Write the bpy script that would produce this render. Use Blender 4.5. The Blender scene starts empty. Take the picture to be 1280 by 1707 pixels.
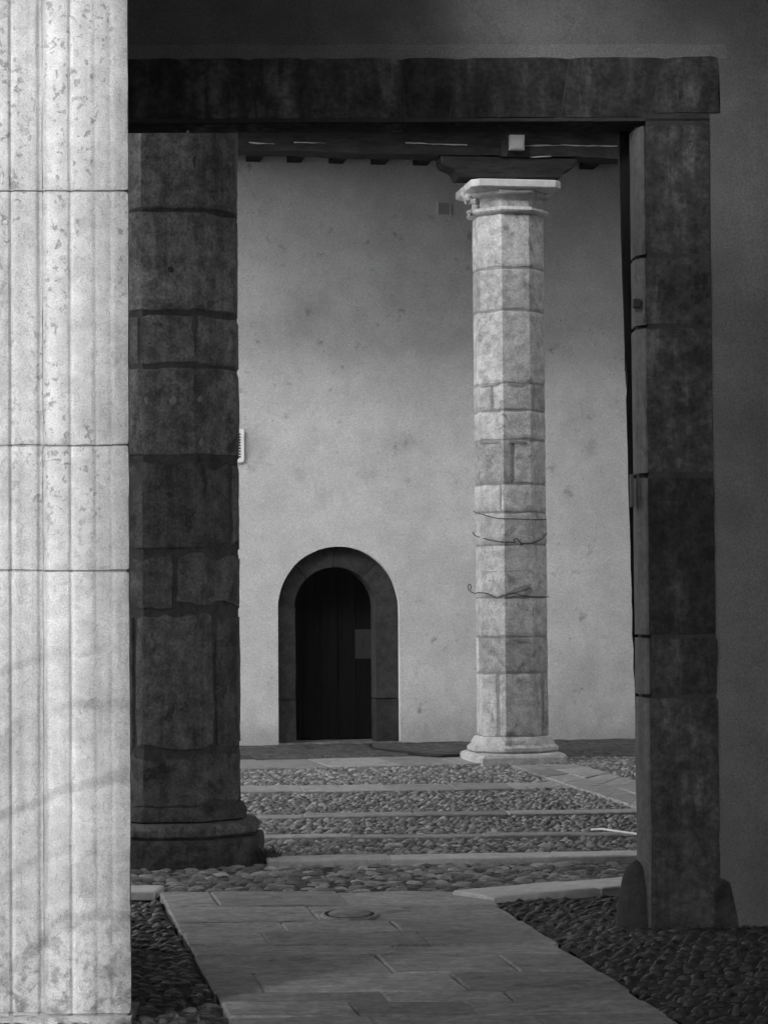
import bpy, math, random
from mathutils import Vector, Matrix, noise
S = bpy.context.scene
C = S.collection
R = math.radians

# ------------------------------------------------------------------ camera
FPX = 4000.0                                   # focal length in pixels of the 1280 x 1707 photograph
PITCH = math.atan(147.0 / FPX)
ROLL = R(-0.43)
cam_d = bpy.data.cameras.new('camera')
cam = bpy.data.objects.new('camera', cam_d); C.objects.link(cam); S.camera = cam
cam_d.sensor_fit = 'VERTICAL'; cam_d.sensor_height = 24.0
cam_d.lens = FPX / 1707.0 * 24.0
cam_d.clip_start = 0.05; cam_d.clip_end = 500
CAM = Vector((0, 0, 1.6))
RM = Matrix.Rotation(R(90) + PITCH, 3, 'X') @ Matrix.Rotation(ROLL, 3, 'Z')
cam.matrix_world = Matrix.Translation(CAM) @ RM.to_4x4()

# ------------------------------------------------------------------ world, sun, exposure
SUN_EL = R(20); SUN_AZ = R(30)                 # azimuth of travel: from behind and left of the camera
w = bpy.data.worlds.new('World'); S.world = w; w.use_nodes = True
nt = w.node_tree; nt.nodes.clear()
sky = nt.nodes.new('ShaderNodeTexSky'); sky.sky_type = 'NISHITA'; sky.sun_disc = False
sky.sun_elevation = SUN_EL
sky.sun_rotation = R(180) + SUN_AZ             # sun stands behind-left of the camera
sky.dust_density = 2.0
bw = nt.nodes.new('ShaderNodeRGBToBW')
bg = nt.nodes.new('ShaderNodeBackground'); bg.inputs['Strength'].default_value = 0.15
wo = nt.nodes.new('ShaderNodeOutputWorld')
nt.links.new(sky.outputs[0], bw.inputs[0]); nt.links.new(bw.outputs[0], bg.inputs['Color'])
nt.links.new(bg.outputs[0], wo.inputs['Surface'])
sd = bpy.data.lights.new('sun', 'SUN'); sd.energy = 0.5; sd.angle = R(10)
sun = bpy.data.objects.new('sun', sd); C.objects.link(sun)
sdir = Vector((math.sin(SUN_AZ) * math.cos(SUN_EL), math.cos(SUN_AZ) * math.cos(SUN_EL), -math.sin(SUN_EL)))
sun.rotation_euler = sdir.to_track_quat('-Z', 'Y').to_euler(); sun.location = (-20, -20, 25)
S.view_settings.view_transform = 'Standard'; S.view_settings.look = 'None'
S.view_settings.gamma = 1.0; S.view_settings.use_curve_mapping = False
S.view_settings.exposure = 2.7
S.render.engine = 'CYCLES'
S.cycles.max_bounces = 12; S.cycles.diffuse_bounces = 8

# ------------------------------------------------------------------ layout helpers (a pixel of the photograph -> a point of the place)
def ray(px, py):
    return RM @ Vector(((px - 640) / FPX, (853.5 - py) / FPX, -1.0))
def atY(px, py, Y):
    d = ray(px, py); return CAM + d * (Y / d.y)
def ground(px, py, z=0.0):
    d = ray(px, py); return CAM + d * ((z - CAM.z) / d.z)
def on_plane(px, py, p0, n):
    d = ray(px, py); return CAM + d * ((p0 - CAM).dot(n) / d.dot(n))

# ------------------------------------------------------------------ objects
def tag(o, label=None, cat=None, group=None, kind=None):
    if label: o['label'] = label
    if cat: o['category'] = cat; o['kind'] = 'thing'
    if group: o['group'] = group
    if kind: o['kind'] = kind
    return o
def thing(name, loc, label, cat, group=None):
    o = bpy.data.objects.new(name, None); C.objects.link(o); o.location = loc
    o.empty_display_size = 0.2
    return tag(o, label, cat, group)
def wloc(o):
    v = Vector((0, 0, 0))
    while o: v = v + Vector(o.location); o = o.parent
    return v
def mesh(name, vs, fs, mat, parent=None, smooth=None, loc=None):
    """vs in world metres; the object's origin goes to its parent's origin, or to loc."""
    org = wloc(parent) if parent else Vector((0, 0, 0))
    if loc is not None: org = Vector(loc)
    me = bpy.data.meshes.new(name)
    me.from_pydata([tuple(Vector(v) - org) for v in vs], [], fs); me.update()
    if mat: me.materials.append(mat)
    if smooth is not None:
        me.shade_smooth(); me.set_sharp_from_angle(angle=R(smooth))
    o = bpy.data.objects.new(name, me); C.objects.link(o)
    if parent:
        o.parent = parent; o.location = org - wloc(parent)
    else: o.location = org
    return o
class MB:
    def __init__(s): s.v = []; s.f = []
    def add(s, vs, fs):
        k = len(s.v); s.v += [Vector(v) for v in vs]; s.f += [tuple(i + k for i in f) for f in fs]; return s
    def box(s, a, b, rz=0, c=None):
        a = Vector(a); b = Vector(b)
        vs = [Vector((x, y, z)) for z in (a.z, b.z) for y in (a.y, b.y) for x in (a.x, b.x)]
        if rz:
            m = Matrix.Rotation(rz, 3, 'Z'); c = Vector(c) if c else (a + b) / 2
            vs = [m @ (v - c) + c for v in vs]
        return s.add(vs, [(0, 2, 3, 1), (4, 5, 7, 6), (0, 1, 5, 4), (2, 6, 7, 3), (0, 4, 6, 2), (1, 3, 7, 5)])
    def prism(s, poly, z0, z1):
        n = len(poly)
        return s.add([(p[0], p[1], z0) for p in poly] + [(p[0], p[1], z1) for p in poly],
                     [tuple(range(n))[::-1], tuple(range(n, 2 * n))] + [(i, (i + 1) % n, n + (i + 1) % n, n + i) for i in range(n)])
    def lathe_poly(s, cx, cy, rings, n=8, rot=0.0, r_is_apothem=True, sq=None):
        """rings: (radius, z); n-sided section."""
        k = 1 / math.cos(math.pi / n) if r_is_apothem else 1
        vs = []
        for r, z in rings:
            for i in range(n):
                t = rot + (i + .5) * 2 * math.pi / n
                vs.append((cx + r * k * math.cos(t), cy + r * k * math.sin(t), z))
        fs = [(j * n + i, j * n + (i + 1) % n, (j + 1) * n + (i + 1) % n, (j + 1) * n + i) for j in range(len(rings) - 1) for i in range(n)]
        fs += [tuple(range(n))[::-1], tuple(range((len(rings) - 1) * n, len(rings) * n))]
        return s.add(vs, fs)
    def tube(s, pts, r, n=7):
        pts = [Vector(p) for p in pts]; vs = []
        for i, p in enumerate(pts):
            d = (pts[min(i + 1, len(pts) - 1)] - pts[max(i - 1, 0)]).normalized()
            a = d.cross(Vector((0.13, 0.2, 1))).normalized(); b = d.cross(a)
            vs += [p + a * r * math.cos(2 * math.pi * k / n) + b * r * math.sin(2 * math.pi * k / n) for k in range(n)]
        fs = [(j * n + i, j * n + (i + 1) % n, (j + 1) * n + (i + 1) % n, (j + 1) * n + i) for j in range(len(pts) - 1) for i in range(n)]
        fs += [tuple(range(n))[::-1], tuple(range((len(pts) - 1) * n, len(pts) * n))]
        return s.add(vs, fs)
    def obj(s, name, mat, parent=None, smooth=None, loc=None): return mesh(name, s.v, s.f, mat, parent, smooth, loc)

def nz(x, y, z, sc=1.0, oct=3):
    v = 0; a = 1
    for _ in range(oct):
        v += a * noise.noise(Vector((x * sc, y * sc, z * sc))); a *= .5; sc *= 2.1
    return v

def profile_sampler(prof):
    P = [Vector(p) for p in prof]; L = [0.0]
    for i in range(1, len(P)): L.append(L[-1] + (P[i] - P[i - 1]).length)
    N = []
    for i in range(len(P) - 1):
        d = (P[i + 1] - P[i]).normalized(); N.append(Vector((d.y, -d.x)))    # right-hand side of travel is outside
    closed = (P[0] - P[-1]).length < 1e-6
    def at(u):
        if closed: u = u % L[-1]
        u = min(max(u, 0), L[-1])
        for i in range(len(P) - 1):
            if u <= L[i + 1] + 1e-9: break
        t = (u - L[i]) / max(L[i + 1] - L[i], 1e-9); p = P[i].lerp(P[i + 1], t); n = N[i]; corner = False
        m = None
        if t > 1 - 1e-4: m = N[i + 1] if i + 1 < len(N) else (N[0] if closed else None)
        elif t < 1e-4: m = N[i - 1] if i > 0 else (N[-1] if closed else None)
        if m is not None and m.dot(n) < .999:
            n = (n + m).normalized(); n = n / max(n.dot(N[i]), .35); corner = True
        return p, n, corner
    return at, L

def stone(name, prof, u0, u1, z0, z1, mat, parent, seed=0, step=.07, zstep=.09, ju=.006, jz=.006, cham=.006, depth=.05, bulge=.0, rough=.002, chip=.004, proud=0.0, smooth=35):
    """One dressed stone: part of a vertical profile between u0..u1 and z0..z1, with worn uneven edges, going `depth` deep."""
    at, L = profile_sampler(prof)
    T = L[-1]
    us = {u0, u1}; k = math.floor(u0 / T)
    for kk in (k, k + 1):
        for l in L:
            u = l + kk * T
            if u0 + 1e-4 < u < u1 - 1e-4: us.add(u)
    us = sorted(us); full = []
    for a, b in zip(us, us[1:]):
        n = max(1, int(round((b - a) / step)))
        full += [a + (b - a) * i / n for i in range(n)]
    full.append(us[-1])
    e = .012                                                     # a thin border loop gives the rounded arris
    if full[1] - full[0] > 2 * e: full.insert(1, full[0] + e)
    if full[-1] - full[-2] > 2 * e: full.insert(-1, full[-1] - e)
    nzs = max(1, int(round((z1 - z0) / zstep)))
    zs = [z0 + (z1 - z0) * i / nzs for i in range(nzs + 1)]
    zs = [zs[0], zs[0] + e] + zs[1:-1] + [zs[-1] - e, zs[-1]]
    nu, nv = len(full), len(zs); vs = []
    for j, z in enumerate(zs):
        for i, u in enumerate(full):
            bu = i in (0, nu - 1); bz = j in (0, nv - 1)
            uu = u; zz = z
            w0 = max(0, 1 - i / 2.0); w1 = max(0, 1 - (nu - 1 - i) / 2.0)
            if ju: uu += (w0 - w1) * ju * (0.6 + nz(seed, z * 1.0, 3.3, 7)) * (1 if nu > 4 else .6)
            v0 = max(0, 1 - j / 2.0); v1 = max(0, 1 - (nv - 1 - j) / 2.0)
            if jz: zz += (v0 * (jz * max(.05, .5 + 1.1 * nz(u, seed, z0 * 3, 6, 4))) - v1 * (jz * max(.05, .5 + 1.1 * nz(u, seed, z1 * 3 + 9, 6, 4))))
            p, n, c = at(u)
            if abs(uu - u) > 1e-6 and not c: p, n2, c2 = at(uu)
            off = proud + bulge * nz(seed + u, z, 1.7, 2.0) + rough * nz(u * 3, seed, z * 3, 6)
            if c: off -= chip * max(0, .45 + nz(seed, u * 5, z, 9) + .5 * nz(seed + 4, u, z, 2.5))
            if bu or bz: off -= cham * (1 + .8 * nz(u, z, seed, 11))
            q = p + n * off
            vs.append(Vector((q.x, q.y, zz)))
    fs = [(j * nu + i, j * nu + i + 1, (j + 1) * nu + i + 1, (j + 1) * nu + i) for j in range(nv - 1) for i in range(nu - 1)]
    ring = [i for i in range(nu)] + [j * nu + nu - 1 for j in range(1, nv)] + [(nv - 1) * nu + i for i in range(nu - 2, -1, -1)] + [j * nu for j in range(nv - 2, 0, -1)]
    base = len(vs); m = len(ring)
    idx2u = {}
    for r_ in ring:
        j, i = divmod(r_, nu); p, n, c = at(full[i]); q = Vector((vs[r_].x, vs[r_].y)) - n * depth
        vs.append(Vector((q.x, q.y, vs[r_].z)))
    fs += [(ring[(k + 1) % m], ring[k], base + k, base + (k + 1) % m) for k in range(m)]
    o = mesh(name, vs, fs, mat, parent, smooth)
    return o

def core(name, prof, z0, z1, inset, mat, parent, closed=True):
    at, L = profile_sampler(prof); pts = []
    for l in (L[:-1] if closed else L):
        p, n, c = at(l); q = p - n * inset; pts.append((q.x, q.y))
    b = MB(); n = len(pts); nzv = 1
    b.v = [Vector((p[0], p[1], z)) for z in (z0, z1) for p in pts]
    b.f = [(i, (i + 1) % n, n + (i + 1) % n, n + i) for i in range(n if closed else n - 1)]
    if closed: b.f += [tuple(range(n))[::-1], tuple(range(n, 2 * n))]
    return b.obj(name, mat, parent)

# ------------------------------------------------------------------ materials (everything grey: the place is photographed in black and white)
def N(nt, t, **k):
    n = nt.nodes.new(t)
    for a, b in k.items(): setattr(n, a, b)
    return n
def lnk(nt, a, b): nt.links.new(a, b)
def M(nt, op, a, b=None, c=None, clamp=False):
    n = N(nt, 'ShaderNodeMath', operation=op); n.use_clamp = clamp
    for i, x in enumerate((a, b, c)):
        if x is None: continue
        if isinstance(x, (int, float)): n.inputs[i].default_value = x
        else: lnk(nt, x, n.inputs[i])
    return n.outputs[0]
def NOI(nt, vec, sc, det=4, ro=.55, dist=0, off=0):
    n = N(nt, 'ShaderNodeTexNoise'); n.inputs['Scale'].default_value = sc; n.inputs['Detail'].default_value = det
    n.inputs['Roughness'].default_value = ro; n.inputs['Distortion'].default_value = dist
    if off:
        m = N(nt, 'ShaderNodeVectorMath', operation='ADD'); m.inputs[1].default_value = (off, off * .7, off * 1.3); lnk(nt, vec, m.inputs[0]); vec = m.outputs[0]
    lnk(nt, vec, n.inputs['Vector']); return n.outputs['Fac']
def SC(nt, vec, s):
    m = N(nt, 'ShaderNodeVectorMath', operation='MULTIPLY'); m.inputs[1].default_value = s; lnk(nt, vec, m.inputs[0]); return m.outputs[0]
def RAMP(nt, v, lo, hi, a=0., b=1.):
    n = N(nt, 'ShaderNodeMapRange'); n.interpolation_type = 'SMOOTHSTEP'
    lnk(nt, v, n.inputs['Value'])
    for k, x in (('From Min', lo), ('From Max', hi), ('To Min', a), ('To Max', b)): n.inputs[k].default_value = x
    return n.outputs[0]
def mat(name, fn, rough=.9, bump=.4, dist=.01, spec=.25):
    m = bpy.data.materials.new(name); m.use_nodes = True; nt = m.node_tree; nt.nodes.clear()
    out = N(nt, 'ShaderNodeOutputMaterial'); b = N(nt, 'ShaderNodeBsdfPrincipled')
    b.inputs['Roughness'].default_value = rough; b.inputs['Specular IOR Level'].default_value = spec
    geo = N(nt, 'ShaderNodeNewGeometry')
    col, h = fn(nt, geo.outputs['Position'])
    if isinstance(col, float): b.inputs['Base Color'].default_value = (col, col, col, 1)
    else:
        cc = N(nt, 'ShaderNodeCombineColor')
        for i in range(3): lnk(nt, col, cc.inputs[i])
        lnk(nt, cc.outputs[0], b.inputs['Base Color'])
    if h is not None:
        bp = N(nt, 'ShaderNodeBump'); bp.inputs['Strength'].default_value = bump; bp.inputs['Distance'].default_value = dist
        lnk(nt, h, bp.inputs['Height']); lnk(nt, bp.outputs[0], b.inputs['Normal'])
    lnk(nt, b.outputs[0], out.inputs['Surface']); return m
def rnd(nt):
    return N(nt, 'ShaderNodeObjectInfo').outputs['Random']
def island(nt):
    return N(nt, 'ShaderNodeNewGeometry').outputs['Random Per Island']
def f_cob(base, fine):
    g_ = f_stone(base, .55, 0, .3, .5, fine)
    def f(nt, v):
        c, h = g_(nt, v); k = M(nt, 'POWER', M(nt, 'FRACT', M(nt, 'ADD', island(nt), rnd(nt))), 1.8)
        return M(nt, 'MULTIPLY', c, M(nt, 'MULTIPLY_ADD', k, 1.15, .56)), h
    return f
def sepz(nt, v):
    s = N(nt, 'ShaderNodeSeparateXYZ'); lnk(nt, v, s.inputs[0]); return s.outputs

def f_stone(base, var=.3, objvar=.15, blot=.3, pit=.5, gr=60, streak=.0):
    def f(nt, v):
        big = NOI(nt, v, 2.3, 5, .6); mid = NOI(nt, v, 11, 6, .65, off=3); fine = NOI(nt, v, gr, 4, .7, off=7)
        c = M(nt, 'MULTIPLY_ADD', big, var * 1.2, 1 - var * .6)
        c = M(nt, 'MULTIPLY', c, RAMP(nt, mid, .3, .7, 1 - var * .5, 1 + var * .35))
        c = M(nt, 'MULTIPLY', c, RAMP(nt, fine, .25, .75, 1 - var * .45, 1 + var * .45))
        b = RAMP(nt, NOI(nt, v, 3.7, 6, .7, .6, off=11), .56, .66, 0, 1)
        c = M(nt, 'MULTIPLY', c, M(nt, 'MULTIPLY_ADD', b, -blot, 1.0))
        if streak:
            st = RAMP(nt, NOI(nt, SC(nt, v, (14, 14, 1.1)), 1, 5, .6, off=5), .42, .68, 1.0, 1 - streak); c = M(nt, 'MULTIPLY', c, st)
        c = M(nt, 'MULTIPLY', c, M(nt, 'MULTIPLY_ADD', rnd(nt), 2 * objvar, 1 - objvar))
        c = M(nt, 'MULTIPLY', c, base, clamp=True)
        p = RAMP(nt, NOI(nt, v, 38, 3, .6, off=17), .63, .72, 0, 1)
        c = M(nt, 'MULTIPLY', c, M(nt, 'MULTIPLY_ADD', p, -pit * .6, 1.0))
        h = M(nt, 'ADD', M(nt, 'MULTIPLY', mid, .7), M(nt, 'SUBTRACT', M(nt, 'MULTIPLY', fine, .45), M(nt, 'MULTIPLY', p, pit)))
        return c, h
    return f

def f_marble(nt, v):
    big = NOI(nt, v, 1.7, 5, .6); fine = NOI(nt, v, 170, 3, .8, off=2); mid = NOI(nt, v, 13, 7, .7, off=4)
    xyz = sepz(nt, v); z = xyz[2]
    c = RAMP(nt, big, .3, .7, .84, 1.06)
    c = M(nt, 'MULTIPLY', c, RAMP(nt, mid, .3, .7, .80, 1.10))
    c = M(nt, 'MULTIPLY', c, RAMP(nt, fine, .25, .75, .72, 1.26))
    # vertical run-off streaks
    st = RAMP(nt, NOI(nt, SC(nt, v, (26, 26, 1.3)), 1, 5, .6, off=5), .5, .72, 1.0, .86); c = M(nt, 'MULTIPLY', c, st)
    # lichen specks above, coarse pitting
    upper = RAMP(nt, z, 1.7, 2.1, .25, 1.0)
    sp = RAMP(nt, NOI(nt, v, 34, 5, .62, .3, off=9), .545, .63, 0, .46)
    reg = RAMP(nt, NOI(nt, SC(nt, v, (9, 9, 1.2)), 1, 3, .5, off=21), .46, .60, 0, 1)
    c = M(nt, 'MULTIPLY', c, M(nt, 'SUBTRACT', 1.0, M(nt, 'MULTIPLY', M(nt, 'MULTIPLY', sp, reg), upper)))
    # curved marble veins in the lowest block
    w_ = N(nt, 'ShaderNodeTexWave'); w_.wave_type = 'RINGS'; w_.rings_direction = 'Y'
    mp = N(nt, 'ShaderNodeMapping'); mp.inputs['Location'].default_value = (.95, 0, .2); lnk(nt, v, mp.inputs['Vector'])
    mp.inputs['Scale'].default_value = (1, .3, 1)
    lnk(nt, mp.outputs[0], w_.inputs['Vector']); w_.inputs['Scale'].default_value = 1.25; w_.inputs['Distortion'].default_value = 3.2
    w_.inputs['Detail'].default_value = 4; w_.inputs['Detail Scale'].default_value = 2.2
    ve = RAMP(nt, w_.outputs['Fac'], .86, 1.0, 0, 1); low = RAMP(nt, z, 1.25, 1.6, 1, 0)
    vm = RAMP(nt, NOI(nt, v, 3, 3, .5, off=31), .4, .6, .2, 1)
    c = M(nt, 'MULTIPLY', c, M(nt, 'SUBTRACT', 1.0, M(nt, 'MULTIPLY', M(nt, 'MULTIPLY', M(nt, 'MULTIPLY', ve, low), vm), .26)))
    # dirt splashed up from the ground, greyer left return
    d = RAMP(nt, z, .02, .75, 1, 0); dn = RAMP(nt, NOI(nt, v, 14, 6, .7, .5, off=41), .46, .62, 0, 1)
    c = M(nt, 'MULTIPLY', c, M(nt, 'SUBTRACT', 1.0, M(nt, 'MULTIPLY', M(nt, 'MULTIPLY', d, dn), .55)))
    lf = RAMP(nt, xyz[0], -1.30, -1.285, .70, 1.0); lz = RAMP(nt, z, 1.2, 1.8, 0, .1)
    lf2 = M(nt, 'ADD', M(nt, 'MULTIPLY', lf, M(nt, 'SUBTRACT', 1.0, lz)), lz); c = M(nt, 'MULTIPLY', c, lf2)
    c = M(nt, 'MULTIPLY', c, .32, clamp=True)
    h = M(nt, 'ADD', M(nt, 'MULTIPLY', mid, .8), M(nt, 'SUBTRACT', M(nt, 'MULTIPLY', fine, .5), M(nt, 'MULTIPLY', sp, .9)))
    return c, h

def f_plaster(base, var=.1, spots=0.0, blots=(), grain=.22, gsc=85, low=None):
    def f(nt, v):
        big = NOI(nt, v, .7, 4, .55); mid = NOI(nt, v, 4.5, 6, .6, off=3); fine = NOI(nt, v, gsc, 3, .8, off=7)
        c = RAMP(nt, big, .3, .7, 1 - var, 1 + var)
        c = M(nt, 'MULTIPLY', c, RAMP(nt, mid, .3, .7, 1 - var * .6, 1 + var * .6))
        c = M(nt, 'MULTIPLY', c, RAMP(nt, fine, .2, .8, 1 - grain, 1 + grain))
        if spots:
            s1 = RAMP(nt, NOI(nt, v, 6.5, 5, .6, .2, off=13), .60, .74, 0, spots)
            rg = RAMP(nt, NOI(nt, v, .9, 2, .5, off=19), .40, .55, 0.1, 1)
            s2 = RAMP(nt, NOI(nt, v, 24, 4, .6, off=23), .665, .73, 0, spots * 1.2)
            c = M(nt, 'MULTIPLY', c, M(nt, 'SUBTRACT', 1.0, M(nt, 'MULTIPLY', s1, rg)))
            c = M(nt, 'MULTIPLY', c, M(nt, 'SUBTRACT', 1.0, M(nt, 'MULTIPLY', s2, rg)))
        for p, r, a in blots:
            d = N(nt, 'ShaderNodeVectorMath', operation='DISTANCE'); lnk(nt, v, d.inputs[0]); d.inputs[1].default_value = p
            dd = M(nt, 'ADD', d.outputs['Value'], M(nt, 'MULTIPLY', M(nt, 'SUBTRACT', NOI(nt, SC(nt, v, (1, 1, .6)), 2.2 / r, 6, .72), .5), r * 2.6))
            c = M(nt, 'MULTIPLY', c, RAMP(nt, dd, r * .05, r * 1.25, 1 - a * .8, 1))
        if low:
            z = sepz(nt, v)[2]; n_ = NOI(nt, v, 3, 5, .6, off=33)
            c = M(nt, 'MULTIPLY', c, RAMP(nt, M(nt, 'ADD', z, M(nt, 'MULTIPLY', n_, -.8)), -.4, low, .72, 1))
        c = M(nt, 'MULTIPLY', c, base, clamp=True)
        return c, M(nt, 'ADD', mid, M(nt, 'MULTIPLY', fine, .25))
    return f
def f_wood(base, axis=(1.5, 14, 14)):
    def f(nt, v):
        g = NOI(nt, SC(nt, v, axis), 1.6, 6, .65); g2 = NOI(nt, SC(nt, v, tuple(a * 2.2 for a in axis)), 2.2, 4, .6, off=4)
        c = M(nt, 'MULTIPLY', RAMP(nt, g, .3, .7, .6, 1.4), RAMP(nt, g2, .3, .7, .8, 1.2))
        c = M(nt, 'MULTIPLY', c, M(nt, 'MULTIPLY_ADD', rnd(nt), .4, .8))
        return M(nt, 'MULTIPLY', c, base), g2
    return f

m_marble = mat('pale_marble', f_marble, .8, .7, .006)
m_marble_joint = mat('pillar_mortar', f_stone(.16, .3, 0), .95)
m_colstone = mat('far_column_stone', f_stone(.41, .6, .26, .4, .8, 55), .9, .5, .008)
m_colmortar = mat('far_column_mortar', f_stone(.25, .35, 0, .3, .3), .95, .6, .01)
m_capstone = mat('capital_stone', f_stone(.42, .5, .08, .4, .4, 60), .9, .6, .01)
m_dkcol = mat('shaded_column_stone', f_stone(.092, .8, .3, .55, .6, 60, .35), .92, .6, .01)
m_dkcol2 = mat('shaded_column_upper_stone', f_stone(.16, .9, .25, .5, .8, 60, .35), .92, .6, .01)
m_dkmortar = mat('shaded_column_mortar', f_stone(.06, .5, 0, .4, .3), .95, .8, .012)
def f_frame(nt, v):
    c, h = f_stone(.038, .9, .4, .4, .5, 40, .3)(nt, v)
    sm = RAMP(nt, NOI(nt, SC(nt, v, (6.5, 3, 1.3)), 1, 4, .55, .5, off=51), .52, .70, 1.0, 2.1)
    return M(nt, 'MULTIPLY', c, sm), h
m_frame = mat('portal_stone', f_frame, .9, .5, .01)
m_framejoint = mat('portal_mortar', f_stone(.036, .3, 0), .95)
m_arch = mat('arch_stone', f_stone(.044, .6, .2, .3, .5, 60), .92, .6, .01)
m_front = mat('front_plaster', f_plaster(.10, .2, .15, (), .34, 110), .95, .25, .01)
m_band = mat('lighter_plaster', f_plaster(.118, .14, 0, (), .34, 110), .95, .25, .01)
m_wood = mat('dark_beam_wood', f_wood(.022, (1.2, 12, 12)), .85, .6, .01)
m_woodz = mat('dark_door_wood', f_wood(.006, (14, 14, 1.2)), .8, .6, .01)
m_black = mat('black_rubber', lambda nt, v: (.02, None), .6)
m_iron = mat('rusty_wire', lambda nt, v: (.06, None), .7)
m_white = mat('white_enamel', lambda nt, v: (.86, None), .5)
m_box = mat('light_box_plastic', f_stone(.30, .12, 0, .05, 0), .6)
m_paper = mat('grey_notice_paper', f_plaster(.05, .15), .9)
m_dark = mat('dark_print_and_gaps', lambda nt, v: (.03, None), .8)  # print; also the painted dark of slots, holes and the drain gap
m_earth = mat('earth_joint', f_stone(.045, .5, 0, .4, .3, 30), .95, .8, .02)
m_gravel = mat('dark_soil', f_stone(.085, .9, 0, .6, .6, 16), .95, .9, .03)
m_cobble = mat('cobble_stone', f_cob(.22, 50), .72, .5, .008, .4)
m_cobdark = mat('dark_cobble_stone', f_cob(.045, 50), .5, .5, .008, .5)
m_cobfar = mat('small_cobble_stone', f_cob(.23, 40), .75, .5, .01, .4)
def f_slab(nt, v):
    c, h = f_stone(.27, .5, .28, .4, .35, 30)(nt, v)
    ln = NOI(nt, SC(nt, v, (4, 17, 4)), 1, 6, .7, .8, off=61)
    return M(nt, 'MULTIPLY', c, RAMP(nt, ln, .3, .7, .84, 1.14)), M(nt, 'ADD', h, M(nt, 'MULTIPLY', ln, .5))
m_slab = mat('paving_slab_stone', f_slab, .7, .5, .008, .4)
m_strip2 = mat('worn_strip_stone', f_stone(.27, .4, .2, .3, .3, 24), .8, .5, .008, .3)
m_strip = mat('paving_strip_stone', f_stone(.46, .28, .12, .2, .2, 30), .75, .5, .008, .4)
m_ceil = mat('ceiling_boards', f_wood(.55, (14, 1.5, 14)), .9)  # made pale to bounce light onto the top of the far wall
m_outer = mat('outer_plaster', f_plaster(.14, .1), .95)
m_wing = mat('wing_plaster', f_plaster(.05, .1), .95)  # made very dark so the court's right side returns little light
m_inner = mat('bounce_plaster', f_plaster(.8, .1), .95)  # near-white, chosen to bounce light onto the pillar and the dark column
m_guard = mat('guard_stone_surface', f_stone(.03, .5, 0, .2, .4, 40), .85, .6, .01)
m_leaf = mat('weed_leaf', f_stone(.08, .4, .2, 0, 0), .7)

# ================================================================== SETTING
random.seed(7)
YAW = R(9.5)                                   # the far courtyard is turned a little against the camera
WD = Vector((math.cos(YAW), math.sin(YAW), 0)); WN = Vector((math.sin(YAW), -math.cos(YAW), 0))

g = MB(); n = 40
for j in range(2):
    for i in range(2): g.v.append(Vector((-60 + 120 * i, -50 + 120 * j, -.05)))
g.f = [(0, 1, 3, 2)]
tag(g.obj('ground', m_earth), kind='structure')

# ---------------------------------------------------------------- slab path in the foreground
def slab_mesh(poly, z, mat_, parent, name='slab', th=.07, seed=0, rough=.004):
    """poly: 4 corners (near-left, near-right, far-right, far-left), worn edges, slightly domed."""
    a, b, c, d = [Vector((p[0], p[1], 0)) for p in poly]
    L = max((b - a).length, .05); W = max((d - a).length, .05)
    nu = max(3, int(L / .12)); nv = max(3, int(W / .12)); e = .012
    su = [0, min(e / L, .3)] + [i / nu for i in range(1, nu)] + [1 - min(e / L, .3), 1]
    sv = [0, min(e / W, .3)] + [i / nv for i in range(1, nv)] + [1 - min(e / W, .3), 1]
    vs = []
    tilt = [random.uniform(-.004, .004) for _ in range(4)]
    for j, t in enumerate(sv):
        for i, s_ in enumerate(su):
            p = (a.lerp(b, s_)).lerp(d.lerp(c, s_), t)
            ed = j in (0, len(sv) - 1) or i in (0, len(su) - 1)
            if j == 0: p += (d - a).normalized() * (.004 + .006 * nz(p.x, seed, 1, 4))
            if j == len(sv) - 1: p -= (d - a).normalized() * (.004 + .006 * nz(p.x, seed, 5, 4))
            if i == 0: p += (b - a).normalized() * (.001 + .003 * nz(p.y, seed, 8, 4))
            if i == len(su) - 1: p -= (b - a).normalized() * (.001 + .003 * nz(p.y, seed, 11, 4))
            zz = z + rough * nz(p.x, p.y, seed, 3) - (.008 if ed else 0) + tilt[0] * (s_ - .5) + tilt[1] * (t - .5) + tilt[2]
            vs.append(Vector((p.x, p.y, zz)))
    nu, nv = len(su), len(sv)
    fs = [(j * nu + i, j * nu + i + 1, (j + 1) * nu + i + 1, (j + 1) * nu + i) for j in range(nv - 1) for i in range(nu - 1)]
    ring = list(range(nu)) + [j * nu + nu - 1 for j in range(1, nv)] + [(nv - 1) * nu + i for i in range(nu - 2, -1, -1)] + [j * nu for j in range(nv - 2, 0, -1)]
    k0 = len(vs); m = len(ring)
    vs += [Vector((vs[r].x, vs[r].y, vs[r].z - th)) for r in ring]
    fs += [(ring[(k + 1) % m], ring[k], k0 + k, k0 + (k + 1) % m) for k in range(m)]
    return mesh(name, vs, fs, mat_, parent, 30)

def bed(name, poly, z=-.03, mat_=None):
    """the flat mortar bed a paved area sits in"""
    b = MB(); b.v = [Vector((p[0], p[1], z)) for p in poly]; b.f = [tuple(range(len(poly)))]
    o = b.obj(name, mat_ or m_earth); tag(o, kind='structure'); return o

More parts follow.
